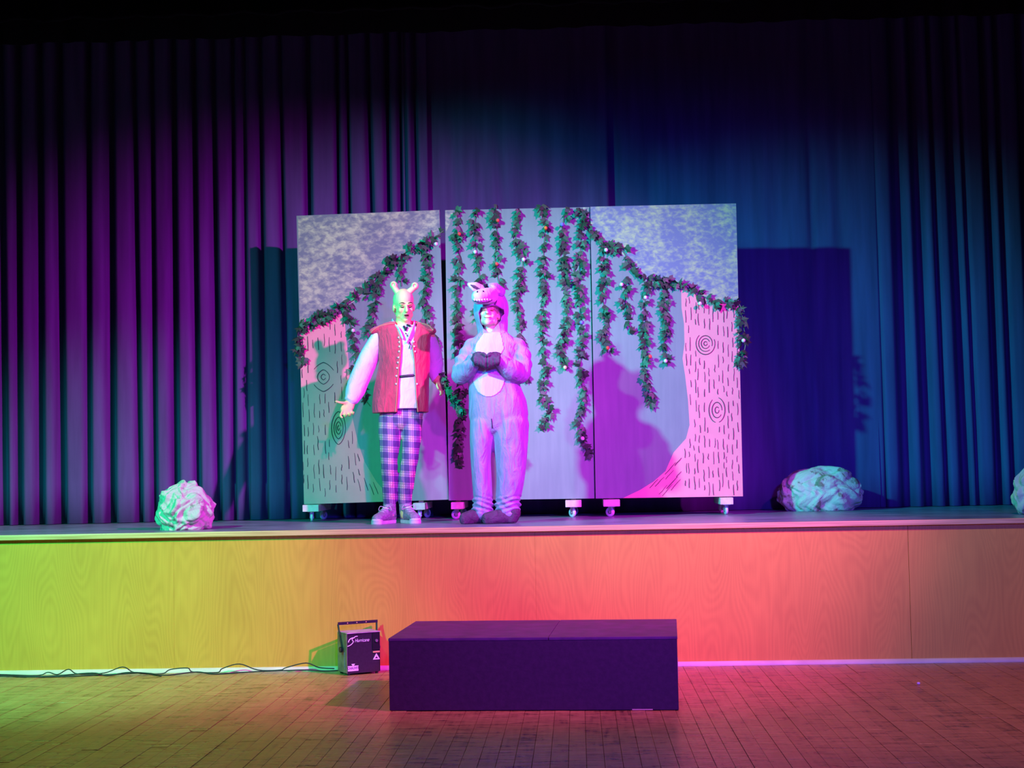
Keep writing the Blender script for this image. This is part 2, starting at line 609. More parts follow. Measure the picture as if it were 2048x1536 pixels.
def conform(poly_pts, target_me, name, m, parent, off=0.004, n=26, thick=0.006, y0=-0.6):
    """a thin cloth patch lying on a body: region given by inside(x,z) over a grid, pressed on along y"""
    (x0, x1, z0, z1, inside) = poly_pts
    bm = bmesh.new()
    V = {}
    for i in range(n + 1):
        for j in range(n + 1):
            V[i, j] = bm.verts.new((x0 + (x1 - x0) * i / n, y0, z0 + (z1 - z0) * j / n))
    for i in range(n):
        for j in range(n):
            xm, zm = x0 + (x1 - x0) * (i + .5) / n, z0 + (z1 - z0) * (j + .5) / n
            if inside(xm, zm):
                bm.faces.new((V[i, j], V[i + 1, j], V[i + 1, j + 1], V[i, j + 1]))
    bmesh.ops.delete(bm, geom=[v for v in bm.verts if not v.link_faces], context='VERTS')
    bmesh.ops.smooth_vert(bm, verts=[v for v in bm.verts if v.is_boundary], factor=0.5, use_axis_x=True, use_axis_z=True)
    me = bpy.data.meshes.new(name)
    bm.to_mesh(me)
    bm.free()
    o = link(name, me)
    tgt = link('target', target_me)
    sw = o.modifiers.new('w', 'SHRINKWRAP')
    sw.target = tgt
    sw.wrap_method = 'PROJECT'
    sw.use_project_x = sw.use_project_z = False
    sw.use_project_y = True
    sw.use_positive_direction = True
    sw.use_negative_direction = False
    sw.offset = off
    sd = o.modifiers.new('t', 'SOLIDIFY')
    sd.thickness = thick
    sd.offset = -1
    out = evaluated(o)
    bpy.data.objects.remove(o)
    bpy.data.objects.remove(tgt)
    return link(name, out, m, parent, True)


def curve_mesh(pts, r, nu=8, sub=5):
    s = Solid()
    s.tube(pts, [r] * len(pts), nu, ref=(0.12, 0.35, 0.93), sub=sub)
    return s


def rotm(yaw=0.0, pitch=0.0, roll=0.0):
    return np.array(Euler((pitch, roll, yaw), 'XYZ').to_matrix())


# ------------------------------------------------------------------ the setting
ZS = 1.0            # stage deck height
YW = 10.903         # stage front

# hall floor
fl = empty('floor', (0, 0, 0), kind='structure')
s = Solid()
s.box((-6, -1, -0.06), (6, YW + 0.2, -0.012))
s.build('subfloor', M['floor_gap'], fl)
pw = 0.0875
meshes = {}
y_near, y_far = 6.6, YW - 0.002
cells = []
ncol = int(2 * 4.6 / pw)
for i in range(ncol):
    x0 = -4.62 + i * pw
    y = y_near - random.uniform(0, 1.2)
    while y < y_far:
        L = random.choice((0.9, 1.2, 1.5, 1.8))
        y1 = min(y + L, y_far)
        lo = max(y, 6.4)
        if y1 - lo > 0.05 and abs(x0 + pw / 2) < 0.36 * y1 + 0.35:
            cells.append((x0, lo, y1))
        y = y + L
vis = lambda c: (c[2] - c[1]) / (((c[1] + c[2]) / 2) ** 3)
cells.sort(key=vis, reverse=True)
far = Solid()
for k, (x0, a, b) in enumerate(cells):
    lift = random.uniform(-0.0012, 0.0012)
    if k < 296:
        key = (round(b - a, 2))
        if key not in meshes:
            q = Solid()
            q.box((-pw / 2 + 0.0009, -(b - a) / 2 + 0.0009, -0.014), (pw / 2 - 0.0009, (b - a) / 2 - 0.0009, 0))
            me = q.mesh('floor_plank')
            bm = bmesh.new()
            bm.from_mesh(me)
            bmesh.ops.bevel(bm, geom=[e for e in bm.edges if all(v.co.z > -0.001 for v in e.verts)], offset=0.0009, segments=1, affect='EDGES')
            bm.to_mesh(me)
            bm.free()
            me.materials.append(M['board'])
            meshes[key] = me
        o = bpy.data.objects.new('floor_plank', meshes[key])
        COL.objects.link(o)
        o.parent = fl
        o.location = (x0 + pw / 2, (a + b) / 2, lift)
    else:
        far.box((x0 + 0.0009, a + 0.0009, -0.014), (x0 + pw - 0.0009, b - 0.0009, lift))
if far.v:
    tag(far.build('far_floor_planks', M['board'], fl), kind='stuff')

# stage front of plywood panels
wf = empty('wall_front', (0, YW, 0), kind='structure')
seams = [-7.0, float(at(348, 1200, YW)[0]), float(at(1072, 1200, YW)[0]), float(at(1820, 1200, YW)[0]), 6.0]
for a, b in zip(seams[:-1], seams[1:]):
    s = Solid()
    s.box((a + (0.0012 if a > 1 else 0.0003), 0, 0), (b - (0.0012 if b > 1 else 0.0003), 0.02, ZS - 0.036))
    s.build('plywood_panel', M['plywood'], wf, bevel=0.0006)
s = Solid()
s.box((-7, 0.021, 0), (6, 0.06, ZS - 0.036))
s.build('backing_frame', M['floor_gap'], wf)
wb_ = Solid()
wb_.box((-7, 15.6, -0.1), (6, 15.75, 7))
tag(wb_.build('wall_back', M['border_cloth']), kind='structure')
dk = Solid()
dk.box((-7, YW + 0.022, ZS - 0.03), (6, 16, ZS))
tag(dk.build('floor_stage', M['deck']), kind='structure')
tr = Solid()
tr.box((-7, YW - 0.034, ZS - 0.036), (6, YW + 0.022, ZS + 0.0015))
tag(tr.build('trim_1', M['nosing'], bevel=0.006), kind='structure')
bb = Solid()
prof = [(0, 0), (-0.026, 0), (-0.026, 0.006), (-0.022, 0.017), (-0.013, 0.026), (0, 0.031)]
n = len(prof)
vs_ = [(-7, YW + p[0], p[1]) for p in prof] + [(6, YW + p[0], p[1]) for p in prof]
bb.add(vs_, [tuple(range(n)), tuple(reversed(range(n, 2 * n)))] + [(i, (i + 1) % n, (i + 1) % n + n, i + n) for i in range(n)])
tag(bb.build('baseboard_front', M['base_white'], smooth=False), kind='structure')


# ------------------------------------------------------------------ curtains
def drape(name, x0, x1, yf, folds, z0, z1, lab, m=None, step=0.012, bulge=0.018, seed=0, nz=14, cat='curtain', wav=0.006):
    """folds: (x at deck, depth, half width, lean per metre)"""
    nx = int((x1 - x0) / step)
    X = np.linspace(x0, x1, nx + 1)
    Z = np.linspace(z0, z1, nz + 1)
    r = np.random.default_rng(seed)
    ph = r.uniform(0, 6, 5)
    verts, faces = [], []
    fx = sorted(f[0] for f in folds)
    for zz in Z:
        h = zz - z0
        y = np.array([yf(q) for q in X])
        ss = [(f[0] + f[3] * h, f[1] * (1.0 if h > 0.2 else 1.0), f[2]) for f in folds]
        pos = sorted(q[0] for q in ss)
        if len(pos) > 2:
            idx = np.clip(np.searchsorted(pos, X), 1, len(pos) - 1)
            a = np.array(pos)[idx - 1]
            b = np.array(pos)[idx]
            u = np.clip((X - a) / np.maximum(b - a, 1e-3), 0, 1)
            y = y - bulge * np.sin(PI * u) ** 0.7
        for c_, d_, w_ in ss:
            y = y + d_ * np.exp(-np.abs((X - c_) / w_) ** 2.6)
        y = y + wav * np.sin(X * 9 + ph[0] + h * 0.5) * math.exp(-h * 0.2) + wav * 0.6 * np.sin(X * 21 + ph[1] - h * 0.7)
        verts += [(float(a_), float(b_), float(zz)) for a_, b_ in zip(X, y)]
    for j in range(nz):
        for i in range(nx):
            k = j * (nx + 1) + i
            faces.append((k, k + 1, k + nx + 2, k + nx + 1))
    me = bpy.data.meshes.new(name)
    me.from_pydata(verts, [], faces)
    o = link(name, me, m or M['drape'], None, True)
    md = o.modifiers.new('thickness', 'SOLIDIFY')
    md.thickness = 0.004
    md.offset = 1
    return tag(o, lab, cat, 'black stage drapes')


def X_at(px, py, Y):
    return float(at(px, py, Y)[0])


yl = lambda q: 12.98 + (q + 4.8) * 0.155
fl_px = [(10, .10, 9), (39, .12, 8), (81, .13, 9), (123, .14, 9), (177, .11, 7), (223, .14, 9), (279, .10, 6), (309, .10, 6), (350, .13, 8), (395, .12, 7), (436, .11, 7), (467, .08, 5), (494, .07, 5),
         (530, .09, 6), (576, .08, 5), (622, .11, 7), (680, .09, 5), (707, .09, 4), (755, .09, 6), (782, .11, 6), (808, .11, 5), (820, .06, 4), (842, .09, 6)]
folds = []
for px, d, wpx in fl_px:
    Y = yl(px * 0.0039 - 4.85)
    folds.append((X_at(px, 900, Y), d, wpx / 238, random.uniform(-0.012, 0.004)))
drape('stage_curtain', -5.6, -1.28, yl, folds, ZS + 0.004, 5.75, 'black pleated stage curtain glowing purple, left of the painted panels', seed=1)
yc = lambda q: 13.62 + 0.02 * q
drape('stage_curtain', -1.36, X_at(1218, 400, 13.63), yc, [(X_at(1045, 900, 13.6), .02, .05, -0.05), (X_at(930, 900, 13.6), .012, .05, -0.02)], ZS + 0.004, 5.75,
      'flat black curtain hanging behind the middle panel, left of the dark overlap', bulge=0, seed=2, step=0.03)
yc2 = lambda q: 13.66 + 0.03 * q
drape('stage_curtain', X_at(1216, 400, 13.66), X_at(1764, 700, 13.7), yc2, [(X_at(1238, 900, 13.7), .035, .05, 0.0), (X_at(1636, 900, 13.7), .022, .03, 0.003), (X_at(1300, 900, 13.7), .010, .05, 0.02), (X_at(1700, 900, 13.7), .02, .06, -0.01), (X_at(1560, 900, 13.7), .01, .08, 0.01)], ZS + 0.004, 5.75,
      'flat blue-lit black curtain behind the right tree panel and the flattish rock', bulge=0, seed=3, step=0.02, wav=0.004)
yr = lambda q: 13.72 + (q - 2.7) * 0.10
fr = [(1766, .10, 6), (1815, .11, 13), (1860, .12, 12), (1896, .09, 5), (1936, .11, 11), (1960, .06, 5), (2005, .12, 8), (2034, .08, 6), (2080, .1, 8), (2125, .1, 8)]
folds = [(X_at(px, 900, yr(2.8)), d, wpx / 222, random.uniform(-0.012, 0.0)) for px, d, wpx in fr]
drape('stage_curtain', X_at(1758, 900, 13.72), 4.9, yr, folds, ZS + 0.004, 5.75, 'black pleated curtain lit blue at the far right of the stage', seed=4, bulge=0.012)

# two borders overhead: a straight one and a scalloped one before it
yv = 12.45
bo = Solid()
nx = 160
vv, ff = [], []
for i in range(nx + 1):
    q = -6 + 12 * i / nx
    yy = yv + 0.02 * math.sin(q * 19) + 0.012 * math.sin(q * 31)
    vv += [(q, yy, 5.045 + 0.006 * math.sin(q * 7)), (q, yy, 6.0)]
for i in range(nx):
    ff.append((2 * i, 2 * i + 2, 2 * i + 3, 2 * i + 1))
me = bpy.data.meshes.new('border_curtain')
me.from_pydata(vv, [], ff)
o = link('border_curtain', me, M['border_cloth'], None, True)
o.modifiers.new('thickness', 'SOLIDIFY').thickness = 0.006
tag(o, 'straight black border curtain across the top of the stage', 'curtain')
vv, ff = [], []
for i in range(nx * 2 + 1):
    q = -6 + 12 * i / (nx * 2)
    yy = 11.9 + 0.03 * math.sin(q * 14) + 0.015 * math.sin(q * 37)
    zz = 5.06 + 0.02 * math.sin(q * 14) + 0.012 * abs(math.sin(q * 5.3))
    for dz, dy in ((0, 0), (0.02, -0.012), (0.05, -0.004), (1.0, 0.0)):
        vv.append((q, yy + dy, zz + dz))
for i in range(nx * 2):
    for j in range(3):
        a = 4 * i + j
        ff.append((a, a + 4, a + 5, a + 1))
me = bpy.data.meshes.new('valance')
me.from_pydata(vv, [], ff)
o = link('valance', me, M['border_cloth'], None, True)
o.modifiers.new('thickness', 'SOLIDIFY').thickness = 0.006
tag(o, 'gathered black valance with a wavy hem above the border curtain', 'valance')

# ------------------------------------------------------------------ black riser
ra = np.array([-1.14, 9.045])
rb = np.array([0.566, 8.98])
ang = -0.060
RW, RD, RH = 1.70, 0.985, 0.428
rz = empty('platform_riser', ((ra[0] + rb[0]) / 2, (ra[1] + rb[1]) / 2, 0), ang, label='low black painted wooden platform on the floor before the stage', cat='platform')
T = 0.018
s = Solid(); s.box((-RW / 2, 0, 0.004), (RW / 2, T, RH - T)); s.build('front_panel', M['riser'], rz, bevel=0.003)
s = Solid(); s.box((-RW / 2, RD - T, 0.004), (RW / 2, RD, RH - T)); s.build('back_panel', M['riser'], rz, bevel=0.003)
for a in (-1, 1):
    s = Solid(); s.box((a * RW / 2 - (T if a > 0 else 0), T, 0.004), (a * RW / 2 + (T if a < 0 else 0), RD - T, RH - T)); s.build('side_panel', M['riser'], rz, bevel=0.002)
for x0, x1 in ((-RW / 2 - 0.002, 0.098), (0.100, RW / 2 + 0.002)):
    s = Solid(); s.box((x0, -0.002, RH - T), (x1, RD + 0.002, RH)); s.build('top_board', M['riser_top'], rz, bevel=0.004)
for (y0, z0, z1, wd) in ((0.10, 0.17, 0.235, .05), (0.12, 0.24, 0.29, .03)):
    s = Solid()
    s.prism([(0, 0), (wd, 0.01), (wd * .8, z1 - z0), (wd * .2, (z1 - z0) * .7)], 0, 0.001)
    s.v = [(RW / 2 + 0.0005 + p[1], y0 + p[0], z0 + p[2]) for p in s.v]
    tag(s.build('worn_chip', M['raw_wood'], rz), label='pale wood showing through chipped black paint')
s = Solid()
s.box((0.58, -0.0008, 0.004), (0.70, 0.001, 0.010))
tag(s.build('worn_chip', M['raw_wood'], rz), label='scraped lower edge showing pale wood')

# ------------------------------------------------------------------ fog machine
fa = 0.52
fm = empty('fog_machine', (-1.625 + 0.128 * math.cos(fa), 10.612 + 0.128 * math.sin(fa), 0), fa, label='black metal fog machine with a carrying bracket on the floor by the stage front', cat='machine')
W2, D2, H0, H1 = 0.124, 0.180, 0.012, 0.292
s = Solid(); s.box((-W2 + .003, 0.003, H0), (W2 - .003, D2 - .003, H1 - .004)); s.build('body', M['fog_black'], fm, bevel=0.004)
s = Solid(); s.box((-W2, 0.0, H0 + .004), (-W2 + .003, D2, H1 - .006)); s.build('side_plate', M['fog_side'], fm, bevel=0.001)
s = Solid(); s.box((W2 - .003, 0.0, H0 + .004), (W2, D2, H1 - .006)); s.build('side_plate', M['fog_black'], fm, bevel=0.001)
s = Solid(); s.box((-W2 - .001, -0.004, H1 - .004), (W2 + .003, D2, H1 + .002)); s.build('top_plate', M['fog_top'], fm, bevel=0.002)
s = Solid(); s.box((0.066, -0.0035, 0.165), (W2 - .004, 0.003, H1 - .008)); s.build('nozzle_recess', M['black'], fm, bevel=0.002)
s = Solid(); s.cyl((0.095, -0.006, 0.23), (0, 1, 0), 0.010, 0.016, 14); s.build('nozzle', M['steel'], fm, smooth=False)
for a in (-0.105, 0.105):
    for b in (0.02, 0.155):
        s = Solid(); s.cyl((a, b, 0.006), (0, 0, 1), 0.011, 0.0125, 12); s.build('foot', M['cable'], fm)
br = Solid()
path = [(-W2 - .006, 0.075, 0.175), (-W2 - .014, 0.13, 0.345), (-W2 + .004, 0.134, 0.353), (W2 - .004, 0.134, 0.353), (W2 + .030, 0.13, 0.345), (W2 + .006, 0.075, 0.175)]
for p, q in ((0, 1), (4, 5)):
    a_, b_ = np.array(path[p]), np.array(path[q])
    br.tube([a_, b_], [(0.006, 0.010)] * 2, 8, ref=(0, 1, 0), round_ends=False, sub=1)
br.box((-W2 - .018, 0.120, 0.341), (W2 + .034, 0.124, 0.361))
br.build('bracket', M['fog_black'], fm)
for hx in (-0.07, 0.0, 0.07):
    s = Solid(); s.cyl((hx, 0.1195, 0.351), (0, 1, 0), 0.0042, 0.0015, 10); s.build('bracket_hole', M['nosing'], fm)
for a in (-1, 1):
    s = Solid(); s.cyl((a * (W2 + .016), 0.075, 0.175), (1, 0, 0), 0.020, 0.018, 10); s.build('clamp_knob', M['cable'], fm)


def text_mesh(txt, size, shear=0.0, ext=0.0006):
    cu = bpy.data.curves.new('lettering', 'FONT')
    cu.body = txt
    cu.size = size
    cu.shear = shear
    cu.extrude = ext
    cu.align_x = 'CENTER'
    cu.align_y = 'CENTER'
    o = bpy.data.objects.new('work', cu)
    COL.objects.link(o)
    me = evaluated(o)
    bpy.data.objects.remove(o)
    return me


def stand(me, c, sx=1.0, yaw=0.0):
    a = coords(me)
    P = np.stack([a[:, 0] * sx, -a[:, 2], a[:, 1]], 1) @ rotm(yaw).T + np.array(c)
    me.vertices.foreach_set('co', P.ravel())
    me.update()
    return me


me = stand(text_mesh('Hurricane', 0.034, 0.35), (-0.012, -0.0009, 0.238), 0.78)
tag(link('product_lettering', me, M['print'], fm), label='white italic lettering near the top of the front')
s = Solid()
for k, (pts, r) in enumerate([([(-0.118, 0.203), (-0.095, 0.212), (-0.075, 0.232), (-0.085, 0.248), (-0.062, 0.266), (-0.045, 0.268)], .0028), ([(-0.112, 0.232), (-0.104, 0.248), (-0.085, 0.258), (-0.068, 0.259)], .0035)]):
    s.tube([(p[0], -0.001, p[1]) for p in pts], [(r, 0.0012)] * len(pts), 6, ref=(0, 1, 0))
s.build('swoosh_print', M['print'], fm)
# maker's plate: a pale block with dark letters and an inverted triangle over it
s = Solid(); s.box((-0.118, -0.0012, 0.030), (-0.040, 0.002, 0.066)); s.build('maker_plate', M['print'], fm)
me = stand(text_mesh('CHAUVET', 0.026), (-0.079, -0.0018, 0.050), 0.72)
link('maker_lettering', me, M['fog_black'], fm)
s = Solid(); s.prism([(-0.093, 0.079), (-0.065, 0.079), (-0.079, 0.062)], -0.0024, 0.002); s.build('maker_triangle', M['print'], fm)
# warning triangle and strip label on the right
s = Solid(); s.prism([(0.070, 0.098), (0.122, 0.098), (0.096, 0.141)], -0.0012, 0.002); s.build('warning_triangle', M['print'], fm)
s = Solid(); s.prism([(0.084, 0.106), (0.108, 0.106), (0.096, 0.120)], -0.0018, 0.002); s.build('warning_mark', M['fog_black'], fm)
s = Solid(); s.box((0.070, -0.004, 0.146), (0.120, 0.002, 0.157)); s.build('label_strip', M['nosing'], fm)
me = stand(text_mesh('CHAUVET', 0.026), (-W2 - 0.0008, 0.045, 0.100), 1.0, -PI / 2)
a = coords(me)
c0 = np.array([-W2 - 0.0008, 0.045, 0.100])
d = a - c0
me.vertices.foreach_set('co', (c0 + np.stack([d[:, 0], -d[:, 2], d[:, 1]], 1)).ravel())
tag(link('side_lettering', me, plain('faded_blue_print', (0.25, 0.28, 0.55), 0.6, 0.2), fm), label='faded bluish lettering running up the side')


# ------------------------------------------------------------------ cables along the stage foot
def cable(pxs, lab, r=0.0048, Y=10.83, dy=0.0):
    P = []
    for i, (x, y) in enumerate(pxs):
        p = at(x, y, Y + dy)
        if p[2] < r:
            p = atz(x, y, r)
        P.append(p)
    P = np.array(P)
    c = P.mean(0)
    c[2] = 0
    o = curve_mesh(P - c, r).build('cable', M['cable'], None, True)
    o.location = tuple(float(q) for q in c)
    tag(o, lab, 'cable', 'black cables along the stage foot')


cable([(-60, 1352), (0, 1351), (56, 1354), (148, 1352), (223, 1349), (282, 1346), (312, 1350), (340, 1350), (393, 1344), (427, 1348), (482, 1345), (519, 1343), (575, 1341), (612, 1340), (649, 1342), (676, 1341)], 'black cable lying flat on the floor and running to the fog machine', dy=-0.02)
cable([(-60, 1350), (0, 1349), (74, 1351), (96, 1344.5), (115, 1349), (137, 1338.6), (156, 1348), (208, 1346), (245, 1334), (267, 1344.5), (297, 1348), (326, 1347), (341, 1339), (375, 1336), (386, 1343.8), (434, 1345), (445, 1337), (479, 1328), (516, 1340), (560, 1340), (573, 1335), (612, 1326), (638, 1335), (668, 1337)],
      'black cable kinked into several peaks against the white bead', r=0.004)
cable([(-60, 1353), (0, 1352), (80, 1353), (120, 1351), (185, 1346), (215, 1351), (255, 1345), (300, 1347), (322, 1352)], 'short black cable bunched at the left end of the stage foot', dy=-0.05)
s = Solid(); s.ell((0, 0, 0.008), (0.012, 0.009, 0.008), None, 7, 5)
o = s.build('paper_scrap', M['teeth'])
o.location = tuple(float(q) for q in atz(1837, 1369, 0))
tag(o, 'tiny white paper scrap lying on the bare floor right of the platform', 'litter')


# ------------------------------------------------------------------ crumpled paper rocks
def rock(c, r, seed, m, lab, sub=6, k=26, amp=0.19, rz=0.0):
    rr = np.random.default_rng(seed)
    bm = bmesh.new()
    bmesh.ops.create_icosphere(bm, subdivisions=sub, radius=1)
    me = bpy.data.meshes.new('crumpled_rock')
    bm.to_mesh(me)
    bm.free()
    a = coords(me)
    d = a / np.linalg.norm(a, axis=1)[:, None]
    warp = d + 0.25 * np.sin(d[:, [1, 2, 0]] * 3.1 + rr.uniform(0, 6, 3)) + 0.12 * np.sin(d[:, [2, 0, 1]] * 7.3 + rr.uniform(0, 6, 3))
    R = np.ones(len(d))
    tot = 0
    for i in range(k):
        v_ = rr.normal(size=3)
        v_ /= np.linalg.norm(v_)
        fq = rr.uniform(0.6, 1.7) * (1 + 2.4 * i / k)
        u = warp @ v_ * fq + rr.uniform(0, 1)
        tri = np.abs((u % 1.0) - 0.5) * 2
        am = rr.uniform(0.5, 1.0) / (1 + 3.6 * i / k)
        R = R + amp * am * (tri - 0.5) * 0.55
        tot += am
    P = d * R[:, None]
    P[:, 2] = np.where(P[:, 2] < -0.62, -0.62 - 0.04 * (P[:, 2] + 0.62), P[:, 2])
    P[:, 2] -= P[:, 2].min()
    P[:, 2] *= 1.0 / P[:, 2].max()
    P[:, 0] *= 2.0 / (P[:, 0].max() - P[:, 0].min())
    P[:, 0] -= (P[:, 0].max() + P[:, 0].min()) / 2
    P = P * np.array([r[0], r[1], r[2]])
    me.vertices.foreach_set('co', P.ravel())
    me.update()
    o = link('crumpled_rock', me, m)
    o.location = tuple(float(q) for q in c)
    o.rotation_euler = (0, 0, rz)
    tag(o, lab, 'rock', 'crumpled paper rocks')
    return o


p = atz(375, 1058, ZS)
rock((p[0], 11.45, ZS), (0.232, 0.21, 0.375), 5, M['paper_pale'], 'round crumpled paper rock, green on one side and pink on the other')
p = at(1642, 1000, 13.3)
rock((p[0], 13.28, ZS), (0.375, 0.27, 0.385), 9, M['paper_grey'], 'wide flattish crumpled paper rock standing before the blue curtain', amp=0.14)
rock((at(2085, 1000, 11.6)[0], 11.6, ZS), (0.22, 0.20, 0.40), 14, M['paper_pale'], 'crumpled paper rock cut off by the right edge of the photo')

# ------------------------------------------------------------------ rolling scenery flats
def chain(pts, width, y0, y1, s):
    """painted line: flat ribbon along (x,z) points"""
    n = len(pts)
    for i in range(n - 1):
        (xa, za), (xb, zb) = pts[i], pts[i + 1]
        dx, dz = xb - xa, zb - za
        L = math.hypot(dx, dz) or 1e-6
        wa = width * (0.55 + 0.45 * math.sin(PI * (i + 0.15) / n)) / 2
        wb = width * (0.55 + 0.45 * math.sin(PI * (i + 1.0) / n)) / 2
        nxx, nzz = -dz / L, dx / L
        s.prism([(xa - nxx * wa, za - nzz * wa), (xb - nxx * wb, zb - nzz * wb), (xb + nxx * wb, zb + nzz * wb), (xa + nxx * wa, za + nzz * wa)], y0, y1)


def inside(poly, x, y):
    c = False
    n = len(poly)
    for i in range(n):
        (x1, y1), (x2, y2) = poly[i], poly[i - 1]
        if (y1 > y) != (y2 > y) and x < (x2 - x1) * (y - y1) / (y2 - y1) + x1:
            c = not c
    return c


class Flat:
    def __init__(s, Y, bl, br, roll, label, blocks):
        a, b = at(*bl, Y), at(*br, Y)
        mid = (a + b) / 2
        s.Y, s.roll, s.mid = Y, roll, mid
        s.root = empty('scenery_flat', (mid[0], Y, ZS), label=label, cat='scenery panel', group='rolling painted scenery panels')
        q = Solid()
        q.box((-0.608, 0, 0), (0.608, 0.012, 2.44))
        s.board = q.build('board', M['cave'], s.root, bevel=0.0015)
        s.board.location = (0, 0, mid[2] - ZS)
        s.board.rotation_euler = (0, -roll, 0)
        q = Solid()
        for x0, x1, z0, z1 in ((-0.605, -0.565, 0.004, 2.436), (0.565, 0.605, 0.004, 2.436), (-0.565, 0.565, 0.004, 0.05), (-0.565, 0.565, 2.39, 2.436), (-0.565, 0.565, 1.2, 1.25)):
            q.box((x0, 0.0125, z0), (x1, 0.055, z1))
        f = q.build('rear_frame', M['board_edge'], s.root)
        f.location = s.board.location
        f.rotation_euler = s.board.rotation_euler
        zb = mid[2] - ZS
        for (x0, x1, front, tn) in blocks:
            pa, pb = at(x0, 1015, Y - front), at(x1, 1015, Y - front)
            xa, xb = pa[0] - mid[0], pb[0] - mid[0]
            q = Solid()
            q.box((xa, -front, 0.084), (xb, 0.52, 0.140))
            q.build('dolly_beam', M['dolly'], s.root, bevel=0.003)
            xm = (xa + xb) / 2
            q = Solid()
            q.box((xm - 0.02, 0.06, 0.14), (xm + 0.02, 0.10, 0.9))
            a_, b_ = np.array([xm, 0.09, 0.88]), np.array([xm, 0.50, 0.13])
            q.tube([a_, b_], [0.016, 0.016], 6, round_ends=False, sub=1)
            q.build('rear_brace', M['dolly'], s.root)
            for yy, turn in ((-front + 0.06, tn), (0.46, -0.7)):
                q = Solid()
                q.box((xm - 0.03, yy - 0.03, 0.079), (xm + 0.03, yy + 0.03, 0.0845))
                q.cyl((xm, yy, 0.076), (0, 0, 1), 0.014, 0.01, 12)
                ct, st = math.cos(turn), math.sin(turn)
                off = np.array([0.014 * st, 0.014 * ct, 0])
                Rz = rotm(turn)
                for sd in (-1, 1):
                    c_ = np.array([xm, yy, 0]) + Rz @ np.array([sd * 0.014, 0.008, 0.052])
                    q.box((-0.0015, -0.013, -0.026), (0.0015, 0.013, 0.026), Rz, c_)
                c_ = np.array([xm, yy, 0]) + Rz @ np.array([0, 0.014, 0.0375])
                q.cyl(c_, Rz @ np.array([1, 0, 0]), 0.005, 0.036, 8)
                cs = q.build('caster', M['steel'], s.root)
                q = Solid()
                ax = Rz @ np.array([1.0, 0, 0])
                q.tube([c_ - ax * 0.0105, c_ - ax * 0.006, c_ + ax * 0.006, c_ + ax * 0.0105], [0.034, 0.0385, 0.0385, 0.034], 20, ref=(0, 0, 1), round_ends=False, sub=1)
                q.build('wheel', M['wheel'], cs, True)
                q = Solid()
                q.cyl(c_, ax, 0.017, 0.0225, 14)
                q.build('wheel_hub', M['hub'], cs)

    def loc(s, px, py):
        p = at(px, py, s.Y) - np.array([s.mid[0], s.Y, s.mid[2]])
        c, n = math.cos(s.roll), math.sin(s.roll)
        return (float(np.clip(p[0] * c + p[2] * n, -0.607, 0.607)), float(np.clip(-p[0] * n + p[2] * c, 0.001, 2.439)))

    def paint(s, name, poly, m, off):
        q = Solid()
        P = [s.loc(*p) for p in poly]
        q.prism(P, -off, -0.0002)
        me = q.mesh(name)
        bm = bmesh.new()
        bm.from_mesh(me)
        bmesh.ops.triangulate(bm, faces=[f for f in bm.faces if len(f.verts) > 4])
        bm.to_mesh(me)
        bm.free()
        return link(name, me, m, s.board)

    def strokes(s, poly, cols, rows, ln, seed, knots=(), lean=None, width=0.0058):
        r = random.Random(seed)
        q = Solid()
        xs = [p[0] for p in poly]
        ys = [p[1] for p in poly]
        x = min(xs) + 5
        while x < max(xs) - 3:
            yy = min(ys) + r.uniform(0, ln[1])
            while yy < max(ys) - 4:
                L = r.uniform(*ln)
                xx = x + r.uniform(-2.5, 2.5)
                kx = lean(xx, yy) if lean else 0.02
                pts = [(xx + kx * u * L + r.uniform(-0.8, 0.8), yy + u * L) for u in (0, .33, .67, 1)]
                ok = all(inside(poly, *p) for p in pts) and not any(((p[0] - k[0]) / (k[2] + 4)) ** 2 + ((p[1] - k[1]) / (k[3] + 4)) ** 2 < 1 for k in knots for p in pts)
                if ok:
                    chain([s.loc(*p) for p in pts], width * r.uniform(0.6, 1.15), -0.0042, -0.0015, q)
                yy += L + r.uniform(*rows)
            x += cols * r.uniform(0.85, 1.15)
        tag(q.build('bark_strokes', M['stroke'], s.board), kind='stuff')
        for k in knots:
            q = Solid()
            for f, a0, a1 in k[4]:
                n = 18
                pts = []
                for i in range(n + 1):
                    a = a0 + (a1 - a0) * i / n
                    ca, sa = math.cos(a), math.sin(a)
                    pin = (abs(ca) ** k[5]) * math.copysign(1, ca)
                    pts.append(s.loc(k[0] + k[2] * f * pin, k[1] + k[3] * f * sa))
                chain(pts, width * 1.1, -0.0042, -0.0015, q)
            q.build('knot_rings', M['stroke'], s.board)


FL = Flat(12.74, (610, 1008), (895, 1000), 0.0150, 'left rolling panel painted with grey cave, cream foliage and a sawn-off tan trunk', [(605, 637, .12, 0.15), (826, 850, .12, 0.2)])
FMID = Flat(12.72, (897, 1000), (1190, 998), -0.0035, 'middle rolling panel painted plain cave grey under the longest ivy strands', [(902, 926, .10, 1.5), (1131, 1163, .10, 0.75)])
FR = Flat(12.70, (1191, 998), (1486.5, 992), -0.0030, 'right rolling panel painted with lime foliage and a flared tan tree trunk', [(1207, 1240, .10, 1.1), (1441, 1467, .10, 0.2)])

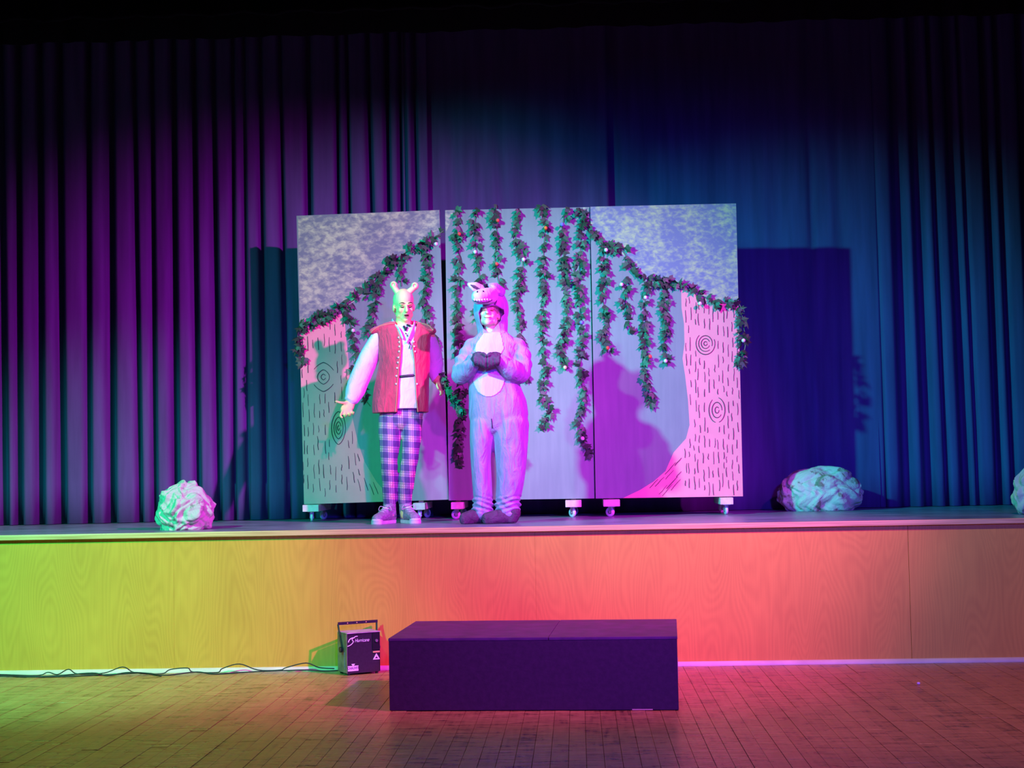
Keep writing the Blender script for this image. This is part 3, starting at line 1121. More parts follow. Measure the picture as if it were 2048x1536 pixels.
FL.paint('painted_foliage', [(596, 433), (882, 420), (885, 462), (865, 482), (830, 500), (790, 525), (750, 562), (715, 598), (680, 622), (640, 642), (600, 654)], M['foliage_cream'], 0.0012)
FMID.paint('painted_foliage', [(887, 418), (907, 417), (905, 432), (900, 447), (893, 462), (887, 470)], M['foliage_cream'], 0.0012)
FMID.paint('painted_foliage', [(1166, 413), (1182, 413), (1182, 464), (1173, 450), (1168, 432)], M['foliage_cream'], 0.0012)
FR.paint('painted_foliage', [(1178, 413), (1474, 404), (1478, 612), (1440, 605), (1400, 592), (1375, 572), (1335, 566), (1300, 560), (1264, 540), (1242, 505), (1212, 488), (1190, 470), (1178, 458)], M['foliage_lime'], 0.0012)
TL = [(598, 664), (640, 641), (688, 626), (691, 660), (697, 720), (700, 780), (706, 840), (716, 885), (730, 925), (752, 962), (786, 1003), (840, 1012), (600, 1016)]
FL.paint('painted_trunk', TL, M['trunk'], 0.0009)
TRK = [(1362, 573), (1363, 616), (1368, 648), (1369, 687), (1365, 717), (1370, 750), (1376, 800), (1379, 850), (1372, 877), (1347, 905), (1331, 942), (1307, 963), (1280, 980), (1246, 997), (1490, 1002), (1480, 611), (1440, 607), (1400, 594)]
FR.paint('painted_trunk', TRK, M['trunk'], 0.0009)
TA = 2 * PI
FL.strokes([(p[0] + (3 if p[0] < 610 else -2), min(p[1], 1000)) for p in TL], 11.5, (6, 22), (12, 30), 3,
           knots=[(647, 754, 24, 29, [(1.0, 0.5, 2.6), (1.0, 3.7, 5.8), (0.5, 0, TA), (0.2, 0.3, 5.8)], 1.5), (677, 856, 14, 33, [(1, 0, TA), (.66, 0, TA), (.38, .3, 6), (.15, 0, 5.5)], 1.3)],
           lean=lambda x, y: 0.03 + (0.55 * max(0, (x - 690) / 70) if y > 880 else 0))
FR.strokes([(p[0] + 2 if p[0] < 1400 else p[0] - 5, min(p[1], 993)) for p in TRK], 9.5, (4, 16), (10, 28), 5,
           knots=[(1411, 687, 19, 22, [(1.0, -0.4, 4.0), (.72, 0.9, 6.6), (.45, 0.4, 5.9), (.18, 0, 5.8)], 1.0), (1434, 820, 16, 25, [(1.0, 1.75, 4.1), (1.0, 4.9, 7.6), (.62, 0.6, 6.3), (.25, 0, 5.6)], 1.0)],
           lean=lambda x, y: 0.03 if x > 1366 or y < 880 else -0.9)


# ------------------------------------------------------------------ ivy garlands
def leaf_mesh(seed):
    r = random.Random(seed)
    j = lambda a: a * r.uniform(0.9, 1.1)
    half = [(j(.26), j(-.10)), (j(.56), j(.08)), (j(.37), j(.27)), (j(.54), j(.58)), (j(.20), j(.60))]
    vs_ = [(0, 0), (0, .38), (0, 1.0)]
    fs_ = []
    for sgn in (1, -1):
        b = len(vs_)
        vs_ += [(sgn * x, y) for x, y in half]
        seq = [0] + list(range(b, b + 5)) + [2]
        for i in range(6):
            f = (1, seq[i], seq[i + 1])
            fs_.append(f if sgn > 0 else f[::-1])
    k1, k2 = r.uniform(.25, .5), r.uniform(.1, .35)
    v3 = [(x, y - .02, -abs(x) * k1 - y * y * k2) for x, y in vs_]
    me = bpy.data.meshes.new('leaf')
    me.from_pydata(v3, [], fs_)
    me.materials.append(M['leaf'])
    me.update()
    return me


LEAVES = [leaf_mesh(q) for q in range(5)]
RL = random.Random(21)


def ivy(px, Y, label, balls=(), dens=6.4, size=(0.050, 0.074), spread=8.5, hold=-0.004, group='artificial ivy strands on the painted panels'):
    P = [at(x, y, Y + hold) for x, y in px]
    o = np.array(P[0])
    root = empty('ivy_garland', o, label=label, cat='ivy garland', group=group)
    rel = [p - o for p in P]
    rel = [r_ + np.array([0, 0 if i == 0 else RL.uniform(-0.002, 0.002), 0]) for i, r_ in enumerate(rel)]
    curve_mesh(rel, 0.0042, 6, 4).build('stem', M['stem'], root, True)
    seg = [math.dist(px[i], px[i + 1]) for i in range(len(px) - 1)]
    tot = sum(seg)
    d = 0.0
    side = 1
    while d < tot:
        k, e = 0, d
        while k < len(seg) - 1 and e > seg[k]:
            e -= seg[k]
            k += 1
        u = min(1, e / seg[k])
        x = px[k][0] + (px[k + 1][0] - px[k][0]) * u
        y = px[k][1] + (px[k + 1][1] - px[k][1]) * u
        tx, ty = (px[k + 1][0] - px[k][0]) / seg[k], (px[k + 1][1] - px[k][1]) / seg[k]
        side = -side
        lat = side * RL.uniform(0.5, spread)
        bx, by = x - ty * lat, y + tx * lat
        off = RL.uniform(0.012, 0.050)
        p = at(bx, by, Y - off) - o
        sz = RL.uniform(*size)
        tipx = -ty * side * RL.uniform(0.2, 1.3) + tx * RL.uniform(-.2, .9) + RL.uniform(-.25, .25)
        tipz = -(tx * side) * RL.uniform(0.2, 1.0) - ty * RL.uniform(-.2, .9) - RL.uniform(0.0, .7)
        tip = np.array([tipx, RL.uniform(-.55, .15), tipz])
        tip /= np.linalg.norm(tip)
        nrm = np.array([RL.uniform(-1.3, 1.3), -1, RL.uniform(-.6, 1.6)])
        xx = np.cross(tip, nrm)
        xx /= np.linalg.norm(xx)
        zz = np.cross(xx, tip)
        lf = bpy.data.objects.new('leaf', LEAVES[RL.randrange(5)])
        COL.objects.link(lf)
        lf.parent = root
        p = p - tip * sz * 0.4
        mx = Matrix(((xx[0] * sz, tip[0] * sz, zz[0] * sz, p[0]), (xx[1] * sz, tip[1] * sz, zz[1] * sz, p[1]), (xx[2] * sz, tip[2] * sz, zz[2] * sz, p[2]), (0, 0, 0, 1)))
        lf.matrix_local = mx
        d += dens * 1.2 * (RL.uniform(0.55, 1.2) if RL.random() < 0.8 else RL.uniform(1.5, 2.4))
    for (x, y, c_) in balls:
        q = Solid()
        q.ell(at(x, y, Y - 0.060) - o, (0.0165,) * 3, None, 12, 8)
        tag(q.build('ball', M['ball_' + c_], root, True), label=c_ + ' ball clipped among the leaves')
    return root


YL, YM, YR = FL.Y, FMID.Y, FR.Y
ivy([(601, 732), (596, 695), (601, 652), (640, 638), (680, 617), (715, 594), (750, 560), (790, 520), (830, 494), (865, 478), (886, 462)], YL, 'long ivy garland climbing the left panel along the edge of the cream foliage', [(872, 488, 'white')], dens=3.9, spread=11)
ivy([(690, 622), (704, 660), (711, 700), (714, 740), (722, 785), (740, 812)], YL, 'ivy strand beside the sawn-off trunk of the left panel', [(706, 661, 'white')])
ivy([(756, 562), (750, 605), (745, 640), (738, 675)], YL, 'short ivy strand behind the shoulder of the person in the vest', dens=5)
ivy([(795, 525), (800, 545), (803, 572)], YL, 'shortest ivy strand, right above the green cap', dens=5)
ivy([(848, 495), (856, 540), (845, 600), (856, 645), (868, 690), (871, 735)], YL, 'ivy strand on the left panel, right of the green cap', dens=5.5)
ivy([(879, 746), (888, 766), (901, 790), (916, 815), (924, 830)], 12.10, 'slanting teal-lit ivy sprig at the lowered hand beside the dark red vest', dens=2.6, size=(.055, .075), spread=7, hold=-0.03, group=None)
ivy([(916, 421), (914, 470), (919, 530), (912, 600), (918, 680), (924, 750), (927, 815), (919, 880), (919, 933)], YM, 'ivy strand nearest the dark gap, down the left edge of the middle panel', [(918, 468, 'red')], dens=5.8)
ivy([(953, 417), (949, 470), (956, 520), (960, 575), (955, 640)], YM, 'second ivy strand from the dark gap, running down behind the plush muzzle', [(950, 504, 'white')], dens=6)
ivy([(990, 413), (994, 470), (990, 525), (1002, 580)], YM, 'ivy strand with red balls ending behind the plush ears', [(993, 528, 'red'), (995, 441, 'red')], dens=5.5)
ivy([(1037, 422), (1030, 470), (1046, 520), (1039, 570), (1035, 605), (1045, 645), (1040, 690), (1052, 765)], YM, 'ivy strand just right of the plush hood', [(1047, 519, 'white')], dens=5.8)
ivy([(1086, 411), (1090, 455), (1087, 520), (1089, 580), (1084, 645), (1087, 700), (1092, 740), (1083, 785), (1100, 825), (1080, 860)], YM, 'ivy strand with an orange ball in the middle of the grey panel', [(1091, 456, 'orange')], dens=5.4)
ivy([(1131, 418), (1124, 470), (1129, 530), (1130, 600), (1136, 650), (1120, 690), (1131, 738)], YM, 'ivy strand with a blue ball and a yellow ball at its end', [(1124, 449, 'blue'), (1130, 735, 'yellow')], dens=5.4)
ivy([(1164, 421), (1161, 500), (1157, 570), (1160, 620), (1166, 680), (1160, 740), (1167, 790), (1159, 845), (1166, 885), (1182, 916)], YM, 'longest ivy strand, down the right edge of the middle panel', [(1165, 877, 'white'), (1163, 645, 'blue')], dens=5.0)
ivy([(1158, 420), (1176, 452), (1192, 472), (1216, 490), (1246, 502), (1266, 540), (1300, 560), (1336, 565), (1376, 570), (1402, 590), (1440, 606), (1477, 606), (1486, 645), (1491, 690), (1478, 735)], YR, 'long ivy garland descending across the right panel and over its edge', [(1212, 500, 'white'), (1400, 607, 'white'), (1487, 681, 'white')], dens=4.5, spread=10)
ivy([(1204, 494), (1210, 550), (1204, 590), (1215, 645), (1207, 672), (1216, 704)], YR, 'ivy strand ending in a red ball, first beyond the narrow seam', [(1215, 696, 'red')], dens=5.4)
ivy([(1252, 560), (1250, 600), (1258, 645), (1262, 668)], YR, 'short ivy strand with a white ball at its top, on the right panel', [(1243, 569, 'white')], dens=6)
ivy([(1296, 568), (1290, 600), (1292, 650), (1289, 700), (1290, 755), (1302, 795), (1294, 815)], YR, 'ivy strand hanging lowest on the right panel', [(1291, 595, 'white'), (1300, 713, 'red')], dens=5.2)
ivy([(1334, 570), (1329, 620), (1336, 655), (1327, 690), (1334, 722)], YR, 'ivy strand beside the painted tree trunk of the right panel', [(1331, 722, 'white')], dens=5)

# ------------------------------------------------------------------ people
from mathutils.bvhtree import BVHTree


class Figure:
    def __init__(s, px, Y, label):
        p = at(px, 1047, Y)
        s.o = np.array([p[0], Y, ZS])
        s.Y = Y
        s.root = empty('person', s.o, label=label, cat='person')

    def L(s, px, py, dy=0.0):
        return at(px, py, s.Y + dy) - s.o

    def tree(s, me):
        bm = bmesh.new()
        bm.from_mesh(me)
        t = BVHTree.FromBMesh(bm)
        bm.free()
        return t

    def hit(s, tree, px, py, out=0.0, dy=-0.12):
        o = _C - s.o
        d = ray(px, py)
        d = d / np.linalg.norm(d)
        h = tree.ray_cast(Vector(o), Vector(d))
        if h[0] is None:
            return s.L(px, py, dy)
        return np.array(h[0]) - d * out

    def strip(s, tree, pts, r, name, m, out=0.0, nu=8, sub=3, flat=1.0):
        q = Solid()
        P = [s.hit(tree, x, y, out) for x, y in pts]
        q.tube(P, [(r, r * flat)] * len(P), nu, ref=(0.05, 1, 0.05), sub=sub)
        return q.build(name, m, s.root, True)


def head(sol, c, R, k=1.0):
    def e(p, r):
        sol.ell(np.array(c) + R @ (np.array(p) * k), np.array(r) * k, R)
    e((0, .018, .036), (.074, .092, .084))
    e((0, -.020, -.030), (.063, .066, .082))
    e((0, -.060, -.098), (.027, .024, .021))
    e((0, -.045, -.085), (.040, .036, .030))
    for q in (-1, 1):
        e((q * .042, -.010, -.066), (.024, .044, .030))
        e((q * .036, -.060, -.026), (.024, .022, .024))
        e((q * .077, .014, -.014), (.010, .022, .032))
        e((q * .028, -.074, .020), (.026, .014, .010))
        e((q * .010, -.098, -.034), (.009, .010, .008))
    P = [np.array(c) + R @ (np.array(p) * k) for p in ((0, -.078, .012), (0, -.094, -.012), (0, -.106, -.030))]
    sol.tube(P, [.010 * k, .012 * k, .014 * k], 10)
    e((0, -.080, -.058), (.026, .012, .009))
    e((0, -.078, -.074), (.022, .013, .009))


def face_parts(fig, c, R, k, open_mouth, m_lip, m_brow=None):
    m_brow = m_brow or M['dark_hair']
    def W(p):
        return np.array(c) + R @ (np.array(p) * k)
    for q in (-1, 1):
        s = Solid()
        s.tube([W((q * .016, -.085, .026)), W((q * .032, -.086, .030)), W((q * .050, -.076, .024))], [.0034 * k, .0045 * k, .0025 * k], 8)
        s.build('eyebrow', m_brow, fig.root, True)
        s = Solid()
        s.tube([W((q * .017, -.080, .000)), W((q * .031, -.0845, -.003)), W((q * .046, -.076, .001))], [.0028 * k, .0050 * k, .0028 * k], 8)
        s.build('eye', m_brow, fig.root, True)
    if open_mouth:
        s = Solid()
        s.ell(W((0, -.0895, -.067)), np.array((.017, .006, .010)) * k, R)
        s.build('mouth', M['mouth'], fig.root, True)
        for zz, rr in ((-.056, .0045), (-.080, .0055)):
            s = Solid()
            s.tube([W((-.020, -.084, (zz + -.067) / 2)), W((0, -.094, zz)), W((.020, -.084, (zz - .067) / 2))], [.003 * k, rr * k, .003 * k], 8)
            s.build('lip', m_lip, fig.root, True)
    else:
        s = Solid()
        s.tube([W((-.027, -.080, -.058)), W((-.012, -.0905, -.066)), W((0, -.092, -.068)), W((.012, -.0905, -.066)), W((.027, -.080, -.058))], [.0025 * k, .0045 * k, .0050 * k, .0045 * k, .0025 * k], 8)
        s.build('mouth', m_lip, fig.root, True)


def sole_mesh(a, b, wa, wb, z0, z1, n=14):
    """outline of a shoe from heel a to toe b"""
    a, b = np.array(a[:2]), np.array(b[:2])
    d = b - a
    L = np.linalg.norm(d)
    d /= L
    nrm = np.array([-d[1], d[0]])
    out = []
    for i in range(n + 1):
        t = PI / 2 + PI * i / n
        out.append(a + d * math.cos(t) * wa + nrm * math.sin(t) * wa)
    mid = (a + b) / 2 + d * L * .1
    out.append(mid - nrm * wb * 0.92)
    for i in range(n + 1):
        t = -PI / 2 + PI * i / n
        out.append(b + d * math.cos(t) * wb + nrm * math.sin(t) * wb)
    out.append(mid + nrm * wb * 0.92)
    s = Solid()
    k = len(out)
    vs_ = [(p[0], p[1], z0) for p in out] + [(p[0], p[1], z1) for p in out]
    s.add(vs_, [tuple(reversed(range(k))), tuple(range(k, 2 * k))] + [(i, (i + 1) % k, (i + 1) % k + k, i + k) for i in range(k)])
    return s


PXM = 254.0

# ---- person in the brown vest
A = Figure(802, 11.97, 'person in green cap with two knobs, red-brown vest and plaid trousers, arms held out')
L = A.L
hc = L(808, 612, 0.01)
HR = rotm(0.32, 0.16, -0.03)
s = Solid()
head(s, hc, HR, 1.04)
s.tube([L(808, 628, 0.035), L(806, 660, 0.03)], [.058, .066], 14)
s.stack([(L(805, q, 0)[0], 0.0, L(805, q, 0)[2], h, d) for q, h, d in ((656, .10, .06), (672, .17, .08), (700, .17, .095), (750, .15, .09), (790, .155, .095), (830, .165, .10), (850, .12, .09))])
s.tube([L(755, 672), L(724, 742, -.02), L(703, 800, -.10)], [.048, .042, .030], 12)
s.tube([L(858, 672, .03), L(873, 724, .14), L(873, 762, .10)], [.048, .042, .030], 12)
s.tube([L(781, 835), L(779, 925, -.02), L(779, 1005, 0.0), L(779, 1030, 0)], [.080, .055, .042, .04], 14)
s.tube([L(824, 835), L(820, 915, -.02), L(811, 1005, .02), L(811, 1030, .02)], [.080, .055, .042, .04], 14)
# open hand, palm to the front
s.tube([L(704, 801, -.10), L(697, 811, -.125), L(691, 820, -.145)], [(.032, .024), (.050, .022), (.044, .018)], 12)
for pts, r in (([(699, 807, -.12), (688, 806, -.15), (680, 805, -.17), (672, 803, -.18)], .0098), ([(690, 815, -.14), (684, 824, -.17), (681, 832, -.19), (684, 835, -.205)], .0088),
               ([(692, 820, -.14), (690, 829, -.17), (690, 833, -.20), (693, 829, -.22)], .0090), ([(697, 821, -.14), (698, 829, -.165), (699, 831, -.19), (701, 826, -.205)], .0086), ([(702, 819, -.13), (705, 826, -.15), (706, 828, -.17), (707, 824, -.185)], .0078)):
    s.tube([L(*p) for p in pts], [r * 1.22, r * 1.22, r * 1.15, r], 9)
# hanging hand
s.tube([L(872, 757, .10), L(876, 768, .09), L(879, 775, .085)], [(.024, .019), (.022, .036), (.018, .033)], 12)
for k, (dx, dy) in enumerate(((-4, .055), (-1, .075), (2, .095), (4, .115))):
    s.tube([L(878 + dx * .4, 773, dy), L(882 + dx * .5, 781, dy - .005), L(884 + dx * .5, 788 - abs(k - 1) * 1.2, dy), L(882 + dx * .5, 791 - abs(k - 1) * 1.5, dy + .01)], [.0088, .0086, .008, .0072], 9)
s.tube([L(873, 764, .06), L(874, 772, .035), L(877, 778, .03)], [.010, .0095, .008], 9)
body = fuse(s, 0.0058, 3)
link('body', body, M['skin_green'], A.root, True)
face_parts(A, hc, HR, 1.04, True, M['lip'])

# cap with two knob-ended horns
s = Solid()
def HW(p, k=1.04):
    return np.array(hc) + HR @ (np.array(p) * k)
s.ell(HW((0, .022, .044)), np.array((.079, .096, .088)) * 1.04, HR, 24, 16)
s.ell(HW((0, .045, -.010)), np.array((.079, .070, .085)) * 1.04, HR, 24, 16)
cut = Solid()
cut.ell(HW((0, -.125, -.055)), np.array((.066, .085, .105)) * 1.04, HR, 24, 16)
cut.ell(HW((0, -.05, -.13)), np.array((.12, .12, .06)) * 1.04, HR, 24, 16)
cap = fuse(s, 0.006, 3, [cut])
cap_o = link('cap', cap, M['cap'], A.root, True)
knobm = plain('cap_knob_cloth', (0.78, 0.58, 0.30), 0.75, 0.2, var=0.05)
for pts in ([(796, 586), (790, 577), (787.5, 570.5)], [(818, 584), (825, 578), (829.5, 572.5)]):
    s = Solid()
    P = [L(*p, 0.0) for p in pts]
    s.tube(P, [.027, .024, .028], 12)
    d = P[2] - P[1]
    d /= np.linalg.norm(d)
    s.ell(P[2] + d * .002, (.031, .023, .031))
    cutter = Solid()
    cutter.ell(P[2] + np.array([0, -.024, 0]) + d * .004, (.016, .016, .016))
    o = link('cap_knob', fuse(s, 0.004, 3, [cutter]), knobm, A.root, True)

# trousers
s = Solid()
zc = lambda q: L(800, q)[2]
s.stack([(L(803, q)[0], 0.0, zc(q), h / PXM, d) for q, h, d in ((785, 43, .10), (805, 44, .105), (830, 44, .11), (840, 41, .105), (850, 30, .10), (860, 14, .07))])
s.tube([L(781, 840), L(780, 872, -.015), L(778.5, 925, -.035), L(779.5, 965, -.015), L(779, 1006, 0)], [(25 / PXM, .105), (23 / PXM, .095), (17 / PXM, .072), (16 / PXM, .070), (13.5 / PXM, .052)], 20)
s.tube([L(824, 840), L(824, 872, -.015), L(820, 916, -.035), L(813.5, 960, -.01), L(810, 1004, .02)], [(22 / PXM, .10), (19.5 / PXM, .092), (17 / PXM, .072), (16 / PXM, .070), (13.5 / PXM, .052)], 20)
tr_me = wrinkle(fuse(s, 0.0075, 4), fold_field(4, amp=.004, fx=(4, 12), fz=(14, 34)))
link('trousers', tr_me, M['plaid'], A.root, True)

# shirt
s = Solid()
s.stack([(L(c, q)[0], 0.0, zc(q), h / PXM, d) for q, c, h, d in ((650, 808, 20, .07), (662, 807, 44, .09), (690, 808, 46, .118), (730, 809, 45, .122), (752, 808, 43, .112), (775, 808, 43, .120), (800, 809, 44, .128), (819, 810, 45, .135))])
s.tube([L(757, 676), L(738, 715, -.01), L(722, 752, -.03), L(710, 782, -.075), L(705, 796, -.10)], [(.066, .066), (.082, .074), (.084, .072), (.078, .066), (.060, .052)], 20)
s.tube([L(705, 793, -.095), L(701, 803, -.112)], [(.056, .048), (.055, .046)], 18, round_ends=False)
s.tube([L(856, 676, .04), L(866, 705, .11), L(869, 730, .14), L(870, 746, .13), L(871, 758, .11)], [(.060, .066), (.070, .074), (.072, .070), (.060, .058), (.038, .038)], 20)
sh_me = wrinkle(fuse(s, 0.0065, 4), fold_field(8, amp=.0035, fx=(5, 14), fz=(6, 20)))
link('shirt', sh_me, M['shirt'], A.root, True)
sh_t = A.tree(sh_me)

# vest
s = Solid()
s.stack([(L(c, q)[0], 0.005, zc(q), h / PXM, d) for q, c, h, d in ((652, 808, 34, .078), (660, 806, 56, .105), (672, 807, 57, .125), (700, 808, 53, .140), (725, 809, 51, .142), (752, 806, 54, .136), (775, 803, 56, .142), (800, 801, 57, .150), (826, 800, 57.5, .158))], nu=40)
s.tube([L(744, 664), L(770, 656), L(806, 652, .02), L(842, 654), L(866, 662)], [(.028, .070), (.040, .080), (.05, .07), (.040, .080), (.028, .070)], 18, ref=(0, 1, 0))
cut = Solid()
poly = [(782, 628), (790, 650), (800, 668), (803.5, 690), (801, 720), (798, 752), (797, 790), (793, 835), (834.5, 835), (831, 790), (829, 752), (827.5, 720), (823.5, 692), (829, 665), (832, 645), (834, 628)]
cut.prism([(lambda p: (p[0], p[2]))(L(*q, -.14)) for q in poly], -0.6, 0.02)
ve_me = fuse(s, 0.0070, 4)
ve_me = wrinkle(ve_me, fold_field(15, k=10, amp=.0065, fx=(10, 26), fz=(2, 10)))
# slit the front
o = link('work', ve_me)
co = link('cutter', cut.mesh())
b = o.modifiers.new('b', 'BOOLEAN')
b.operation = 'DIFFERENCE'
b.solver = 'EXACT'
b.object = co
ve_me = evaluated(o)
bpy.data.objects.remove(o)
bpy.data.objects.remove(co)
link('vest', ve_me, M['velvet'], A.root, True)
ve_t = A.tree(ve_me)
A.strip(ve_t, [(789, 647), (775, 648.5), (760, 652), (748, 659), (742, 665)], .0075, 'shoulder_trim', M['velvet_trim'], 0.0)
A.strip(ve_t, [(832, 646), (845, 647.5), (857, 651), (866, 660)], .0075, 'shoulder_trim', M['velvet_trim'], 0.0)
for q in ([(795, 662), (799.5, 676), (801, 700), (798, 730), (795, 765), (793, 800), (791, 823)], [(829.5, 664), (826, 690), (829.5, 720), (831.5, 755), (833, 790), (836, 823)]):
    A.strip(ve_t, q, .006, 'front_trim', M['velvet_trim'], 0.0)
for x, y in ((797.5, 675), (799, 684), (799, 693), (798.5, 703), (797, 715), (796, 725), (794.5, 736), (793, 752), (792.5, 768), (826, 674), (827.5, 683.5), (828.5, 693), (830, 703), (834, 768)):
    p = A.hit(ve_t, x, y, 0.004)
    s = Solid()
    s.ell(p, (.0085, .006, .0085), None, 10, 7)
    s.build('button', M['button'], A.root, True)
# belt glimpsed between the vest edges, collar and neck laces
P = [A.hit(sh_t, x, 753.5 - (x - 800) * .10, 0.002) for x in (797, 804, 812, 820, 826)]
s = Solid()
s.tube(P, [(.0115, .004)] * 5, 8, ref=(0, 1, 0))
s.build('belt', M['black_leather'], A.root)
def flap(pts, name, m, dy0, th=.008):
    q = Solid()
    q.prism([(lambda p: (p[0], p[2]))(L(*p, dy0)) for p in pts], dy0, dy0 + th)
    return q.build(name, m, A.root, bevel=0.002)
s = Solid()
s.tube([L(785, 641, .05), L(788, 652, -.02), L(797, 662, -.095), L(805, 676, -.128)], [(.016, .006), (.030, .007), (.030, .007), (.012, .006)], 10, ref=(1, 0.4, 0))
s.build('collar', M['shirt'], A.root, True)
s = Solid()
s.tube([L(829, 643, .05), L(829, 652, -.02), L(824, 664, -.10), L(814, 684, -.130)], [(.016, .006), (.024, .007), (.022, .007), (.010, .006)], 10, ref=(1, -0.4, 0))
s.build('collar', M['shirt'], A.root, True)
for pts in ([(808, 653), (812, 660)], [(815, 650), (820, 652)], [(811, 660), (814, 655)], [(811, 666.5), (813, 668)], [(814, 671), (819, 674)], [(817, 677), (820, 680)], [(819, 684), (821, 690)], [(820, 692), (819, 697)]):
    P = [A.hit(sh_t, x, y, .006) + np.array([0, -0.006, 0]) for x, y in pts]
    s = Solid()
    s.tube(P, [(.0085 if pts[0][1] < 661 else .004, .003)] * 2, 8)
    s.build('neck_lace', M['black_ribbon'], A.root)

# high-top shoes
def hightop(ank, heel, toe, loops):
    s = Solid()
    a, h, t_ = np.array(ank), np.array(heel), np.array(toe)
    s.tube([a, (a + h) / 2 + np.array([0, 0, .01]), h + np.array([0, 0, .05])], [.052, .050, .046], 16)
    s.tube([h + np.array([0, 0, .058]), (h + t_) / 2 + np.array([0, 0, .062]), t_ + np.array([0, 0, .046])], [(.044, .046), (.047, .046), (.046, .034)], 18, ref=(0, 0, 1))
    s.tube([a + np.array([0, 0, -.03]), (h * .4 + t_ * .6) + np.array([0, 0, .075])], [.042, .036], 14)
    me = wrinkle(fuse(s, 0.005, 3), fold_field(int(abs(toe[0]) * 1000), amp=.002, fx=(20, 50), fz=(20, 50)))
    o = link('shoe', me, M['shoe'], A.root, True)
    q = sole_mesh(h, t_, .043, .049, 0.001, .026)
    q.build('sole', M['sole'], o)
    q = Solid()
    d = (t_ - h) / np.linalg.norm(t_ - h)
    q.ell(t_ + d * .006 + np.array([0, 0, .030]), (.046, .046, .022), None, 14, 9)
    q.build('toe_cap', M['sole'], o, True)
    tr_ = A.tree(me)
    nrm = np.array([-d[1], d[0], 0])
    for k in range(4):
        u = k / 3
        c_ = (a + np.array([0, 0, -.028])) * (1 - u) + ((h * .38 + t_ * .62) + np.array([0, 0, .085])) * u
        P = []
        for w_ in (-.030, -.012, .012, .030):
            st = c_ + nrm * w_ + d * .12 + np.array([0, 0, .05])
            hh = tr_.ray_cast(Vector(st), Vector((c_ + nrm * w_ * .8 - st)).normalized())
            P.append(np.array(hh[0]) if hh[0] is not None else c_)
        q = Solid()
        q.tube(P, [.0045] * 4, 7)
        q.build('lace', M['lace'] if k != 1 else M['teeth'], o, True)
    for sg in (-1, 1):
        c_ = a + d * .052 + np.array([0, 0, -.02]) + nrm * sg * .012
        q = Solid()
        q.tube([c_, c_ + nrm * sg * .03 + d * .02 + np.array([0, 0, .012]), c_ + nrm * sg * .045 + d * .02 + np.array([0, 0, -.02]), c_ + nrm * sg * .02 + d * .012 + np.array([0, 0, -.012])], [.003] * 4, 6)
        q.build('lace_bow', M['lace'], o, True)


za = L(779, 1008)
p0 = L(779, 1010, 0.0)
hightop(p0, (p0[0] + .006, 0.035, 0), (p0[0] - .075, -0.165, 0), 0)
p1 = L(811, 1008, 0.02)
hightop(p1, (p1[0] - .004, 0.055, 0), (p1[0] + .088, -0.130, 0), 0)

# ---- person in the plush animal suit
B = Figure(985, 11.60, 'person in grey plush animal suit with toothy muzzle hood, hands held together at the chest')
L = B.L
QX = 262.0
hc = L(979, 628, 0.0)
HR = rotm(-0.10, -0.30, 0.05)
s = Solid()
head(s, hc, HR, 0.98)
s.tube([L(982, 640, 0.03), L(984, 672, 0.03)], [.055, .062], 14)
s.stack([(L(c, 700)[0], 0.01, L(985, q)[2], h, d) for q, c, h, d in ((668, 985, .08, .06), (688, 988, .16, .09), (740, 987, .16, .10), (800, 992, .16, .10), (850, 994, .16, .10), (866, 994, .11, .09))])
s.tube([L(946, 694), L(927, 748, -.03), L(955, 716, -.2)], [.045, .04, .03], 12, sub=3)
s.tube([L(1034, 694), L(1035, 750, -.04), L(992, 714, -.2)], [.045, .04, .03], 12, sub=3)
s.tube([L(966, 850), L(964, 930, -.02), L(966, 1000), L(964, 1032)], [.075, .055, .045, .04], 14)
s.tube([L(1020, 850), L(1021, 930, -.02), L(1016, 1000), L(1016, 1032)], [.075, .055, .045, .04], 14)
link('body', fuse(s, 0.0058, 3), M['skin'], B.root, True)
face_parts(B, hc, HR, 0.98, False, M['lip'], plain('fair_brow', (0.34, 0.19, 0.13), 0.7, 0.2))

s = Solid()
st = [(L(c, q)[0], 0.01, L(985, q)[2], h / QX, d) for q, c, h, d in ((662, 986, 24, .085), (674, 987, 40, .11), (688, 989, 53, .13), (712, 987, 52, .145), (740, 986, 50, .155), (770, 988, 52, .165), (800, 995, 57, .172), (830, 997, 60, .172), (848, 997, 56, .16), (862, 995, 40, .135), (874, 990, 16, .09))]
s.stack(st, nu=36)
s.tube([L(945, 692), L(930, 722, -.02), L(922, 748, -.05)], [(.070, .070), (.078, .075), (.074, .074)], 18)
s.tube([L(922, 750, -.05), L(934, 738, -.13), L(950, 719, -.20)], [(.076, .075), (.074, .072), (.050, .050)], 18)
s.tube([L(1034, 692), L(1043, 722, -.02), L(1042, 746, -.06)], [(.074, .072), (.082, .08), (.078, .076)], 18)
s.tube([L(1040, 748, -.06), L(1020, 738, -.15), L(998, 719, -.21)], [(.080, .078), (.080, .075), (.054, .054)], 18)
s.tube([L(965, 850), L(963, 880, -.01), L(962, 925, -.02), L(964, 965, -.01), L(966, 1000, 0), L(965, 1024, 0)], [(26 / QX, .155), (24.5 / QX, .14), (21 / QX, .10), (20.5 / QX, .095), (19.5 / QX, .085), (22 / QX, .088)], 22)
s.tube([L(1022, 850), L(1021, 880, -.01), L(1022, 925, -.02), L(1020, 965, -.01), L(1016, 1000, 0), L(1016, 1025, 0)], [(37 / QX, .165), (36.5 / QX, .15), (32 / QX, .115), (28 / QX, .105), (25 / QX, .095), (26 / QX, .098)], 22)
s.ell(L(982, 620, 0.035), (36 / QX, .150, 47 / QX), rotm(0, -0.15, 0), 24, 16)
